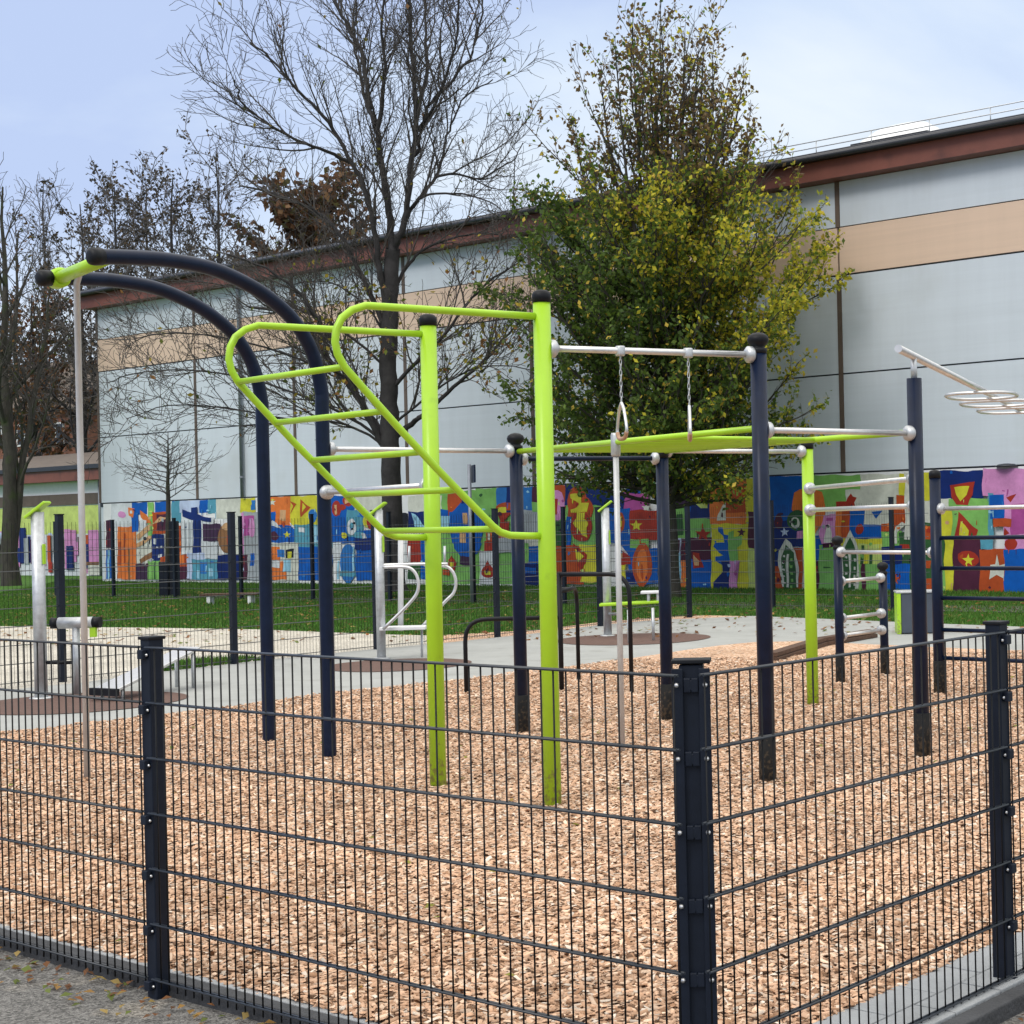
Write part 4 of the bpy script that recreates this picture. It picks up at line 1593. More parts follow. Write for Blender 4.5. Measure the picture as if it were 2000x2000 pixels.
p('LG', (1130, 960), (1200, 935), (1200, 1020), (1320, 1020), (1320, 1130), (1262, 1170), (1262, 1340), (1150, 1340), (1130, 1100)); r('P', 1150, 1350, 1230, 1740); p('P', (1230, 1350), (1290, 1340), (1220, 1450), (1270, 1740), (1230, 1740)); st_('M', 1305, 960, 62)
r('M', 1400, 680, 1740, 1180); r('YG', 1640, 860, 1710, 1040); e('Y', 1690, 960, 45, 75); r('O', 1600, 1180, 1880, 1740); r('R', 1700, 1500, 1850, 1740)
r('B', 1720, 215, 2000, 830); e('M', 1820, 820, 56, 110); r('N', 1735, 880, 2000, 1160)
r, p, e, st_ = T_(1500)
r('B', 40, 210, 640, 820); r('LG', 590, 190, 1265, 660); p('O', (340, 660), (365, 430), (440, 375), (640, 390), (745, 420), (790, 640), (790, 780), (640, 1000), (560, 900)); r('O', 620, 690, 780, 880)
r('N', 70, 800, 500, 1160); e('M', 165, 815, 52, 110); e('DG', 410, 800, 135, 140); e('LW', 390, 830, 65, 75); e('DG', 390, 830, 35, 50); st_('V', 245, 965, 62); r('P', 405, 950, 490, 1050)
r('R', 20, 1180, 480, 1750); r('N', 75, 1150, 200, 1420); p('LW', (250, 1050), (330, 1110), (400, 1230), (440, 1500), (430, 1700), (220, 1700), (160, 1420), (165, 1220)); p('DG', (255, 1120), (370, 1250), (410, 1720), (245, 1730), (195, 1300)); r('LW', 268, 1250, 300, 1700)
for k in range(5):
    r('LW', 215, 1270 + 90 * k, 250, 1295 + 90 * k); r('LG', 325, 1310 + 90 * k, 355, 1350 + 90 * k)
r('M', 600, 1330, 720, 1750); r('B', 560, 1010, 755, 1350); r('LG', 690, 1130, 900, 1750); r('DG', 760, 1420, 850, 1440); r('M', 740, 1100, 990, 1165)
p('P', (765, 740), (935, 720), (935, 1110), (740, 1110), (705, 980)); p('LW', (820, 850), (850, 850), (880, 960), (885, 1095), (765, 1095), (800, 960)); r('MG', 800, 760, 890, 800)
r('LW', 1255, 180, 1800, 690); r('LW', 1060, 390, 1260, 660); p('RB', (930, 555), (1060, 540), (1080, 490), (1130, 430), (1150, 480), (1205, 500), (1180, 560), (1205, 630), (1100, 640), (930, 650)); r('O', 930, 650, 1060, 1100); r('R', 1010, 650, 1130, 1100)
r('B', 1120, 640, 1550, 1050); r('LW', 1320, 640, 1690, 860); p('B', (1415, 680), (1565, 680), (1480, 785)); e('RB', 1262, 915, 58, 68); r('R', 1680, 640, 1890, 860); r('R', 1555, 850, 1800, 955); r('R', 1750, 460, 1880, 640); r('Y', 1790, 180, 1960, 470)
r('LG', 1560, 950, 1830, 1160); r('DG', 1790, 960, 2000, 1420); p('LW', (1735, 900), (1830, 815), (1885, 850), (1770, 960), (1765, 1120), (1735, 1120)); r('RB', 1800, 1120, 1990, 1180)
r('Y', 1000, 1050, 1570, 1210); r('YG', 1240, 1120, 1570, 1400); r('LG', 1240, 1390, 1520, 1750); r('DG', 1280, 1130, 1320, 1390); r('DG', 1400, 1260, 1440, 1390); r('M', 1290, 1390, 1345, 1750); r('Y', 1320, 1250, 1380, 1390)
p('LW', (1135, 930), (1230, 1100), (1265, 1500), (1240, 1750), (1015, 1750), (1005, 1250)); p('DG', (1137, 1030), (1200, 1140), (1240, 1500), (1190, 1735), (1060, 1735), (1025, 1260)); r('LW', 1122, 1250, 1150, 1700)
for k in range(4):
    r('LW', 1070, 1280 + 110 * k, 1100, 1310 + 110 * k); r('LW', 1185, 1310 + 110 * k, 1215, 1350 + 110 * k)
r('N', 1560, 1150, 1830, 1400); r('B', 1560, 1390, 2000, 1770); st_('R', 1745, 1590, 78)
r, p, e, st_ = T_(1720, 3.9)
r('LW', 200, 90, 450, 600); r('Y', 310, 85, 450, 300); r('DG', 240, 470, 520, 1010); r('R', 330, 500, 400, 600); r('R', 340, 760, 400, 820); r('R', 350, 900, 410, 980)
r('N', 425, 75, 800, 290); r('LW', 440, 285, 550, 400); r('LG', 540, 285, 850, 580); p('RB', (540, 190), (640, 165), (735, 160), (720, 260), (680, 332), (600, 332), (560, 280)); p('Y', (575, 205), (690, 190), (680, 260), (632, 312), (592, 265)); r('P', 795, 60, 1350, 270)
r('Y', 450, 385, 560, 575); p('RB', (612, 385), (758, 530), (745, 570), (585, 570)); p('Y', (625, 460), (697, 530), (690, 572), (620, 572)); r('T', 838, 250, 875, 600); r('B', 850, 258, 965, 440); r('P', 960, 255, 1350, 680); r('MG', 1012, 330, 1350, 560); p('RB', (980, 275), (1055, 250), (1010, 312)); r('R', 873, 440, 1015, 503); e('RB', 1010, 632, 48, 45); p('RB', (965, 505), (1000, 550), (960, 570)); r('T', 760, 595, 872, 672)
r('M', 570, 585, 780, 1015); e('RB', 690, 745, 78, 62); st_('Y', 692, 758, 48); r('Y', 505, 595, 572, 1015); r('R', 775, 672, 970, 1015); p('LW', (905, 705), (920, 790), (965, 785), (965, 895), (905, 860), (850, 900), (850, 790), (890, 785)); r('B', 963, 672, 1350, 1015); r('LG', 470, 830, 512, 1010)
r('O', 1350, 70, 1800, 420); r('N', 1350, 420, 1700, 1015); r('LG', 1700, 420, 2300, 1015); r('Y', 1800, 70, 2300, 420)

mr_ = random.Random(8)
base_shapes = list(MUR)
for (c, pts) in base_shapes:
    if c in ('LW', 'W', 'G', 'V', 'C') and len(pts) == 4:
        continue
    x0, x1 = min(p[0] for p in pts), max(p[0] for p in pts)
    y0, y1 = min(p[1] for p in pts), max(p[1] for p in pts)
    if (x1 - x0) * (y1 - y0) > 350 and mr_.random() < .75:
        for _ in range(mr_.choice((1, 2, 2, 3))):      # overspray, drips and over-painted strokes
            cx, cy = mr_.uniform(x0, x1), mr_.uniform(y0, y1)
            c2 = mr_.choice({'B': ['B2', 'N', 'B2', 'C'], 'B2': ['B', 'C'], 'N': ['NB', 'B'], 'NB': ['N', 'B'], 'R': ['RB', 'O', 'M'], 'RB': ['R', 'M'], 'O': ['R', 'SK', 'Y'], 'Y': ['YG', 'SK', 'Y'], 'LG': ['DG', 'YG', 'LG'], 'T': ['C', 'B2'], 'P': ['MG', 'V'], 'MG': ['P', 'M'], 'M': ['RB', 'PU'], 'PU': ['M', 'N'], 'DG': ['LG', 'K'], 'YG': ['Y', 'LG']}.get(c, ['G', 'K']))
            if mr_.random() < .4:
                w, h = mr_.uniform(.5, 1.1), mr_.uniform(4, 13)
                MUR.append((c2, [(cx - w, cy), (cx + w, cy), (cx + w * .7, cy + h), (cx - w * .7, cy + h)]))
            else:
                rx, ry = mr_.uniform(1.2, 4.5), mr_.uniform(1.2, 5)
                MUR.append((c2, [(cx + rx * mr_.uniform(.6, 1.2) * math.cos(math.tau * i / 7), cy + ry * mr_.uniform(.6, 1.2) * math.sin(math.tau * i / 7)) for i in range(7)]))
mural_mb = MB()
boxes = []
WPn = wp(0, 0)
for (c, pts) in MUR:
    P = [onp(x, y, WPn, WN) for x, y in pts]
    sz = [((q - W0).dot(WD), q.z) for q in P]
    sz = [(max(SR, min(28.62, s)), min(2.60, max(0.0, z))) for s, z in sz]
    bb = (min(s for s, z in sz), max(s for s, z in sz), min(z for s, z in sz), max(z for s, z in sz))
    if bb[1] - bb[0] < .01 or bb[3] - bb[2] < .01:
        continue
    lv = 1
    for (q, l) in boxes:
        if q[0] < bb[1] and q[1] > bb[0] and q[2] < bb[3] and q[3] > bb[2]:
            lv = max(lv, l + 1)
    boxes.append((bb, lv))
    rough = []
    for i in range(len(sz)):
        (sa, za), (sb, zb_) = sz[i], sz[(i + 1) % len(sz)]
        ln = math.hypot(sb - sa, zb_ - za)
        k = max(1, int(ln / .11))
        for j in range(k):
            f = j / k
            q = sa + (sb - sa) * f, za + (zb_ - za) * f
            rough.append((q[0] + .014 * math.sin(q[1] * 9 + q[0] * 4 + lv) + rnd.gauss(0, .006), min(2.6, max(0, q[1] + .012 * math.sin(q[0] * 8 + lv * 2) + rnd.gauss(0, .005)))))
    sz = rough
    vs = [wp(s, z, .006 + .003 * lv) for s, z in sz]
    # orient outwards
    nn = Vector((0, 0, 0))
    for i in range(len(vs)):
        a, b_ = vs[i] - vs[0], vs[(i + 1) % len(vs)] - vs[0]
        nn += a.cross(b_)
    if nn.dot(WN) > 0:
        vs.reverse()
    mural_mb.poly(vs, col=lin(PAL[c]))
slab('mural_base', SR, SL - .25, -.1, 2.60, -.06, .005, M['white'], hall)
mural = mural_mb.build('mural', M['paint'], hall)

# ------------------------------------------------------------------ low annex at left
AX = aty(196, 1000, 61.0)
AX.z = 0


def ap(s, z, out=0.0):
    p = AX + WD * s - WN * out
    return Vector((p.x, p.y, z))


def az(dy):
    return aty(196, dy, 61.0).z


annex = thing('annex_building', 'low annex with grey roof, brown eaves and lime and pink painted wall', 'building', (AX.x, AX.y, 0))


def aslab(name, s0, s1, z0, z1, o0, o1, material):
    mb = MB()
    vs = []
    for o in (o0, o1):
        for (s, z) in ((s0, z0), (s1, z0), (s1, z1), (s0, z1)):
            vs.append(ap(s, z, o))
    mb.add(vs, [(3, 2, 1, 0), (4, 5, 6, 7), (0, 1, 5, 4), (1, 2, 6, 5), (2, 3, 7, 6), (3, 0, 4, 7)])
    return mb.build(name, material, annex)


aslab('wall', -1, 24, -.1, az(905), -8, 0, M['white'])
aslab('brown_band', -1, 24, az(950), az(929), 0, .06, M['mull'])
aslab('fascia', -1, 24, az(905), az(884), -.1, .5, M['fascia'])
aslab('gutter', -1, 24, az(884), az(876), -.1, .6, M['roof'])
mb = MB()
mb.add([ap(-1, az(876), .5), ap(24, az(876), .5), ap(24, aty(196, 838, 66).z, -6), ap(-1, aty(196, 838, 66).z, -6), ap(24, az(880), -6), ap(-1, az(880), -6)], [(0, 1, 2, 3), (3, 2, 4, 5), (0, 3, 5), (1, 4, 2), (0, 5, 4, 1)])
mb.build('roof', M['grey_roof'], annex)
mb = MB()
mb.tube([ap(.1, 0, .08), ap(.1, az(884), .08)], .06, 10)
mb.build('downpipe', M['zinc'], annex)
amb = MB()
rr_ = random.Random(5)


def arect(c, s0, s1, z0, z1, lv):
    amb.poly([ap(s, z, .012 + .006 * lv) for s, z in ((s0, z0), (s0, z1), (s1, z1), (s1, z0))][::-1] if False else [ap(s1, z0, .012 + .006 * lv), ap(s0, z0, .012 + .006 * lv), ap(s0, z1, .012 + .006 * lv), ap(s1, z1, .012 + .006 * lv)], col=lin(PAL[c]))


ztop, zmid = az(952), az(1006)
arect('W', -1, 24, 0, ztop, 0)
arect('YG', -1, 24, zmid, ztop, 1)
for k in range(70):
    s = rr_.uniform(-.8, 12)
    w = rr_.uniform(.12, .5)
    z0 = rr_.uniform(.0, zmid * .6)
    arect(rr_.choice(['P', 'P', 'P', 'V', 'MG', 'G', 'W', 'M', 'R', 'N', 'LG', 'P', 'V']), s, s + w, z0, min(zmid + rr_.uniform(-.2, .35), z0 + rr_.uniform(.5, 1.7)), 2 + k * .1)
for (x, y0, y1, w, c) in ((96, 1010, 1060, 8, 'R'), (98, 1060, 1080, 8, 'RB'), (135, 1030, 1075, 14, 'N'), (180, 1000, 1060, 20, 'P'), (180, 1062, 1085, 22, 'LW'), (175, 1060, 1066, 30, 'BR')):
    q0, q1 = onp(x - w / 2, y0, ap(0, 0), WN), onp(x + w / 2, y1, ap(0, 0), WN)
    arect(c, (q1 - AX).dot(WD), (q0 - AX).dot(WD), q1.z, q0.z, 10)
amb.build('mural', M['paint'], annex)

# brick house behind the trees
bh = aty(60, 1000, 92)
house = thing('brick_house', 'red brick house with white window frames behind the bare trees', 'building', (bh.x, bh.y, 0))
mb = MB()
hx = Vector((.93, -.36, 0))
hy = Vector((.36, .93, 0))
mb.box(Vector((bh.x, bh.y + 4, 4.2)) - hx * 2, (14, 8, 8.6), (hx, hy, UP))
mb.build('wall', M['brick'], house)
for zz in (2.6, 5.2, 7.2):
    for k in range(6):
        c = Vector((bh.x, bh.y + 4, zz)) - hx * 2 + hx * (-5.6 + 2.25 * k) - hy * 4.03
        mb = MB()
        mb.box(c, (1.2, .08, 1.25), (hx, hy, UP))
        f = mb.build('window', M['white'], house)
        mb = MB()
        for sgn in (-1, 1):
            mb.box(c + hx * (.28 * sgn) - hy * .03, (.46, .06, 1.05), (hx, hy, UP))
        mb.build('pane', M['glass'], f)
mb = MB()
c = Vector((bh.x, bh.y + 4, 8.5)) - hx * 2
a_ = [c + hx * sx * 7.4 + hy * sy * 4.5 for sx, sy in ((-1, -1), (1, -1), (1, 1), (-1, 1))]
rdg = [c - hx * 7.4 + UP * 3.2, c + hx * 7.4 + UP * 3.2]
mb.add(a_ + rdg, [(0, 1, 5, 4), (2, 3, 4, 5), (0, 4, 3), (1, 2, 5), (0, 3, 2, 1)])
mb.build('roof', M['grey_roof'], house)


# ------------------------------------------------------------------ trees
def tubes_np(polys, sidesf):
    """many tapered tubes -> vertices, quads"""
    V, Q, off = [], [], 0
    for pts, rs in polys:
        n = sidesf(max(rs))
        P = np.array([tuple(p) for p in pts])
        T = np.gradient(P, axis=0)
        T /= np.linalg.norm(T, axis=1)[:, None] + 1e-9
        ref = np.array([.31, .17, .93]) if abs(T[0][2]) < .8 else np.array([.94, .2, .1])
        Xa = np.cross(T, ref)
        Xa /= np.linalg.norm(Xa, axis=1)[:, None] + 1e-9
        Ya = np.cross(T, Xa)
        an = np.arange(n) * (2 * np.pi / n)
        R = np.array(rs)[:, None, None]
        ring = P[:, None, :] + R * (Xa[:, None, :] * np.cos(an)[None, :, None] + Ya[:, None, :] * np.sin(an)[None, :, None])
        V.append(ring.reshape(-1, 3))
        k = len(P)
        i = np.arange(k - 1)[:, None]
        j = np.arange(n)[None]
        a = off + i * n + j
        b = off + i * n + (j + 1) % n
        Q.append(np.stack([a, b, b + n, a + n], -1).reshape(-1, 4))
        off += k * n
    return np.concatenate(V), np.concatenate(Q)


def sides(r):
    return 10 if r > .12 else 7 if r > .04 else 5 if r > .015 else 3


def grow(out, p, d, L, r, lvl, prm, g):
    """one branch with its children; prm: per level dict"""
    q = prm[lvl]
    n = max(3, int(L / q['seg']) + 1)
    pts, rs = [p.copy()], [r]
    d = d.normalized()
    st = L / n
    kids = []
    for i in range(n):
        t = (i + 1) / n
        d = (d + Vector((g.gauss(0, q['w']), g.gauss(0, q['w']), g.gauss(0, q['w']))) + UP * q['up']).normalized()
        p = p + d * st
        pts.append(p.copy())
        rs.append(max(q['minr'], r * (1 - .8 * t)))
        if lvl + 1 < len(prm) and t > q['bare']:
            m = q['kids'] * st
            c = int(m) + (1 if g.random() < m - int(m) else 0)
            for _ in range(c):
                kids.append((p.copy(), d.copy(), t, rs[-1]))
    out.append((pts, rs, lvl))
    for (kp, kd, t, kr) in kids:
        child(out, kp, kd, t, kr, L, lvl, prm, g)


def child(out, kp, kd, t, kr, L, lvl, prm, g):
    nq = prm[lvl + 1]
    ang = g.uniform(*nq['ang'])
    ax = kd.cross(Vector((g.gauss(0, 1), g.gauss(0, 1), g.gauss(0, 1)))).normalized()
    cd = Matrix.Rotation(ang, 3, ax) @ kd
    cd = (cd + UP * nq.get('tilt', 0)).normalized()
    cl = g.uniform(*nq['len']) * (1.05 - .55 * t)
    grow(out, kp, cd, cl, min(kr * .75, nq['r']), lvl + 1, prm, g)


def spawn(out, pts, rs, every, lvl, prm, g, start=.1):
    """children along a given limb"""
    tot = sum((pts[i + 1] - pts[i]).length for i in range(len(pts) - 1))
    acc = 0
    for i in range(len(pts) - 1):
        l = (pts[i + 1] - pts[i]).length
        d = (pts[i + 1] - pts[i]).normalized()
        k = l * every
        c = int(k) + (1 if g.random() < k - int(k) else 0)
        for _ in range(c):
            f = g.random()
            t = (acc + l * f) / tot
            if t < start:
                continue
            child(out, pts[i].lerp(pts[i + 1], f), d, t * .8, rs[i] * (1 - f) + rs[i + 1] * f, tot, lvl, prm, g)
        acc += l


def leaf_mesh(name, P, size, cols, parent, seed, droop=.3, aspect=.62):
    r = np.random.default_rng(seed)
    n = len(P)
    a = r.normal(0, 1, (n, 3))
    a[:, 2] -= droop
    a /= np.linalg.norm(a, axis=1)[:, None]
    b = np.cross(a, r.normal(0, 1, (n, 3)))
    b /= np.linalg.norm(b, axis=1)[:, None]
    nn_ = np.cross(a, b)
    L = (size * r.uniform(.65, 1.25, n))[:, None]
    c = P
    V = np.stack([c, c + a * L * .5 - b * L * aspect * .5 + nn_ * L * .08, c + a * L, c + a * L * .5 + b * L * aspect * .5 + nn_ * L * .08], 1).reshape(-1, 3)
    Fq = (np.arange(n) * 4)[:, None] + np.arange(4)[None]
    return npmesh(name, V, Fq, M['leafc'], parent, np.repeat(cols, 4, 0))


def build_tree(root, out, thick, barkm, twigm, name2='crown'):
    A = [(p, r) for p, r, l in out if max(r) >= thick]
    B = [(p, r) for p, r, l in out if max(r) < thick]
    V, Q = tubes_np(A, sides)
    o = npmesh('trunk', V, Q, barkm, root)
    o.data.polygons.foreach_set('use_smooth', np.ones(len(o.data.polygons), bool))
    V, Q = tubes_np(B, sides)
    npmesh(name2, V, Q, twigm, root)


def twig_points(out, levels, per, g, zr=None):
    P = []
    for pts, rs, l in out:
        if l in levels:
            for i in range(len(pts) - 1):
                for _ in range(per):
                    f = g.random()
                    q = pts[i].lerp(pts[i + 1], f)
                    P.append((q.x + g.gauss(0, .05), q.y + g.gauss(0, .05), q.z + g.gauss(0, .05)))
    return np.array(P)


# big bare tree in the middle
YT = 37.0
g = random.Random(4)
tb = aty(741, 1108, YT)
tree1 = thing('bare_tree', 'tall almost leafless tree with fanned dark limbs, trunk left of the lime posts', 'tree', (tb.x, tb.y, 0))
LIMBS = [
    ([(742, 1115), (741, 1060), (740, 980), (738, 860), (734, 780), (733, 700), (735, 600), (738, 530), (741, 470)], .27, .17, 0),
    ([(738, 850), (719, 820), (690, 775), (655, 722), (636, 705), (600, 650), (560, 600), (515, 585), (470, 580)], .13, .03, 1.2),
    ([(733, 860), (700, 800), (672, 740), (650, 690), (600, 600), (555, 545), (500, 505), (430, 480)], .10, .02, -1.2),
    ([(742, 830), (775, 800), (810, 775), (855, 730), (905, 690), (950, 640), (990, 600)], .10, .02, 1.4),
    ([(735, 740), (780, 690), (830, 640), (880, 575), (925, 530), (960, 505)], .07, .015, -1.5),
    ([(733, 640), (700, 560), (672, 500), (640, 440), (600, 400), (555, 380), (500, 360), (450, 350)], .09, .02, 1.6),
    ([(735, 620), (722, 540), (711, 470), (700, 400), (682, 340), (663, 309), (630, 245), (588, 195), (545, 150), (510, 110), (470, 80)], .11, .02, -1.0),
    ([(663, 309), (615, 285), (560, 265), (500, 230), (455, 190), (440, 150)], .06, .015, -1.8),
    ([(741, 480), (736, 420), (724, 340), (711, 253), (700, 210), (695, 176), (679, 97), (660, 60), (640, 20), (620, -40)], .12, .03, .6),
    ([(705, 235), (690, 190), (676, 130), (668, 60), (672, -40)], .06, .02, 1.6),
    ([(711, 253), (724, 146), (721, 60), (722, -60)], .07, .02, -.8),
    ([(741, 470), (755, 440), (767, 400), (776, 325), (786, 208), (780, 130), (773, 32), (770, -70)], .12, .03, -.5),
    ([(783, 293), (795, 245), (809, 202), (835, 170), (858, 146), (890, 98), (905, 40), (915, -20)], .07, .02, .9),
    ([(786, 230), (806, 130), (803, 60), (800, -70)], .07, .02, 1.5),
    ([(785, 250), (820, 200), (850, 120), (862, 60), (870, -20)], .055, .015, -1.6),
    ([(763, 420), (790, 375), (822, 335), (835, 295), (841, 267), (856, 225), (880, 180), (930, 150)], .065, .015, 1.8),
    ([(822, 335), (860, 328), (906, 338), (940, 318), (971, 299), (985, 270)], .045, .012, 1.2),
    ([(768, 400), (800, 370), (850, 365), (890, 370), (930, 385), (950, 400)], .045, .012, -1.2),
    ([(738, 850), (680, 800), (590, 755), (470, 715), (350, 698), (255, 705), (205, 722)], .055, .010, 2.6),
    ([(736, 780), (660, 715), (560, 675), (440, 640), (330, 628), (250, 640)], .05, .010, -2.2),
    ([(738, 845), (650, 800), (540, 790), (430, 770), (320, 765), (240, 790)], .045, .009, -1.4),
    ([(735, 700), (640, 620), (540, 575), (430, 540), (320, 530), (260, 550)], .045, .009, 2.2),
    ([(742, 800), (810, 745), (880, 700), (950, 690), (1010, 700)], .045, .009, -2.2),
    ([(738, 650), (700, 590), (640, 540), (590, 530), (540, 540)], .04, .009, .8),
    ([(738, 560), (770, 500), (800, 470), (850, 450), (910, 440), (950, 445)], .06, .014, 1.0),
]
PRM = [
    dict(),
    dict(seg=.30, w=.11, up=.06, minr=.008, bare=.08, kids=4.4, ang=(.40, .85), len=(1.2, 2.8), r=.024, tilt=.28),
    dict(seg=.20, w=.15, up=.045, minr=.0066, bare=.08, kids=5.6, ang=(.40, .95), len=(.5, 1.25), r=.010, tilt=.15),
    dict(seg=.14, w=.20, up=.02, minr=.0055, bare=1.0, kids=0, ang=(.4, 1.0), len=(.25, .75), r=.0068),
]
out = []
for px, r0, r1, yo in LIMBS:
    n = len(px)
    raw = [aty(x, y, YT + (0 if n == 9 and r0 > .2 else yo * (i / (n - 1)))) for i, (x, y) in enumerate(px)]
    pts = smooth_line(raw, 4)
    pts = [q + Vector((g.gauss(0, .02), g.gauss(0, .03), 0)) for q in pts]
    m_ = len(pts)
    r0 = r0 if r0 > .2 else r0 * .78
    rs = [r0 + (r1 - r0) * (i / (m_ - 1)) ** .8 for i in range(m_)]
    if r0 > .2:
        rs[0] *= 1.35
        rs[1] *= 1.15
    out.append((pts, rs, 0))
    spawn(out, pts, rs, 1.1 if r0 > .2 else 3.3, 0, PRM, g, .45 if r0 > .2 else .12)
build_tree(tree1, out, .03, M['darkbark'], M['twig'])
P = twig_points(out, (2, 3), 1, g)
zz = P[:, 2]
rr_n = np.random.default_rng(2)
keep = rr_n.random(len(P)) < np.where((zz > 2.8) & (zz < 8.2), .22 * np.clip((8.4 - zz) / 3, .1, 1) * np.clip((P[:, 0] - tb.x + 2.6) / 1.6, .05, 1), 0.004)
P = P[keep]
pal = np.array([(.26, .25, .035), (.16, .19, .03), (.35, .27, .04), (.10, .13, .03), (.28, .14, .05)])
leaf_mesh('leaves', P, .13, pal[rr_n.integers(0, 5, len(P))] * rr_n.uniform(.7, 1.2, (len(P), 1)), tree1, 3)

# green and yellow hornbeam
YH = 34.0
g = random.Random(9)
hbm = aty(1263, 1115, YH)
tree2 = thing('hornbeam_tree', 'upright leafy tree turning from dark green to yellow, in front of the hall', 'tree', (hbm.x, hbm.y, 0))


def RH(z):
    zs_ = [1.8, 2.4, 3.2, 4.3, 5.5, 6.6, 7.6, 8.4, 9.2, 10.2, 11.2, 12.2, 13.2]
    rs_ = [1.2, 2.5, 3.05, 3.15, 3.25, 3.3, 3.15, 2.7, 2.45, 2.15, 1.85, 1.35, .4]
    return float(np.interp(z, zs_, rs_)) * 1.14


def hc(z):
    """crown axis drifts a little"""
    return Vector((hbm.x + .05 * (z - 3) * (-.15), hbm.y, 0))


out = []
tp = [Vector((hbm.x + .03 * math.sin(k), hbm.y, z)) for k, z in enumerate(np.linspace(0, 9.0, 16))]
trs = list(np.linspace(.20, .07, 16))
trs[0] = .27
out.append((tp, trs, 0))
PH = [
    dict(),
    dict(seg=.35, w=.09, up=.05, minr=.008, bare=.18, kids=4.6, ang=(.5, .9), len=(1, 2), r=.05),
    dict(seg=.20, w=.12, up=.035, minr=.005, bare=.1, kids=3.6, ang=(.4, .9), len=(.45, 1.15), r=.014, tilt=.22),
    dict(seg=.14, w=.15, up=.02, minr=.004, bare=1, kids=0, ang=(.4, .9), len=(.2, .5), r=.006, tilt=.1),
]
N = 250
for i in range(N):
    t = (i + .5) / N
    if t > .60 and i % 4 < 3:
        continue
    h0 = 1.9 + 6.6 * t ** 1.05
    azm = i * 2.39996 + g.uniform(-.3, .3)
    el = math.radians(g.uniform(22, 52) if t < .65 else g.uniform(46, 74))
    if t < .2:
        el = math.radians(g.uniform(-6, 32))
    ln = 1.0
    for _ in range(30):
        ze = h0 + math.sin(el) * ln
        if math.cos(el) * ln > RH(ze) * g.uniform(.84, 1.0) * (1 + .10 * max(0, math.cos(azm))) or ze > 12.8:
            break
        ln += .15
    d = Vector((math.cos(azm) * math.cos(el), math.sin(azm) * math.cos(el), math.sin(el)))
    b0 = Vector((hbm.x, hbm.y, h0))
    grow(out, b0, d, ln, .045 * (1.15 - .5 * t), 1, PH, g)
for (x, y, yo) in ((1192, 45, .4), (1225, 70, -.6), (1292, 62, .2), (1318, 95, -.3), (1350, 115, .7), (1404, 150, -.2), (1130, 130, .5), (1078, 235, -.4), (1160, 90, -.9), (1260, 110, 1.0), (1375, 200, -.9), (1100, 300, .9), (1418, 250, .8), (1330, 60, .4), (1245, 45, -.3)):
    e_ = aty(x, y, YH + yo)
    s_ = Vector((hbm.x, hbm.y, g.uniform(4.5, 7.5)))
    mid_ = s_.lerp(e_, .5) + Vector(((e_.x - s_.x) * .22, 0, 0))
    pts = smooth_line([s_, mid_, e_], 9)
    rs = list(np.linspace(.06, .009, len(pts)))
    out.append((pts, rs, 1))
    spawn(out, pts, rs, 6.4, 1, PH, g, .10)
build_tree(tree2, out, .024, M['bark'], M['twig'], 'branches')
P = twig_points(out, (1, 2, 3), 4, g)
rr_n = np.random.default_rng(12)
zz = P[:, 2]
dens = np.interp(zz, [2, 2.5, 7.5, 8.6, 9.4, 11, 13.5], [.9, 1, 1, .66, .48, .42, .34])
ck = np.sin(P[:, 0] * 2.3 + 1) * np.sin(P[:, 1] * 2.1 + .5) * np.sin(P[:, 2] * 1.9) + .5 * np.sin(P[:, 0] * 5.1) * np.sin(P[:, 2] * 4.3 + P[:, 1] * 3)
dens = dens * np.clip(.80 + .95 * ck, .06, 1)
P = P[rr_n.random(len(P)) < dens * .9]
print('hornbeam leaves', len(P))
pal = np.array([(.072, .125, .026), (.125, .19, .032), (.29, .32, .034), (.56, .50, .045), (.62, .45, .07), (.17, .115, .05)])
side = (P[:, 0] - hbm.x) / 3.2 + .28 * np.sin(P[:, 2] * 1.3 + P[:, 0]) + .25 * np.sin(P[:, 1] * 1.7)
hi = np.clip((P[:, 2] - 3.0) / 5.0, 0, 1)
yel = np.clip(.62 * side + .46 * hi + .02, 0, 1) * .95
u = rr_n.random(len(P))
idx = np.where(u < yel * .55, 3, np.where(u < yel * .95, 2, np.where(u < yel * .95 + .36, 1, 0)))
idx = np.where(rr_n.random(len(P)) < .05, 4, idx)
top_ = np.clip((P[:, 2] - 7.9) / 2.2, 0, .72)
idx = np.where(rr_n.random(len(P)) < top_, 5, idx)
leaf_mesh('leaves', P, .115, pal[idx] * rr_n.uniform(.72, 1.25, (len(P), 1)), tree2, 13)


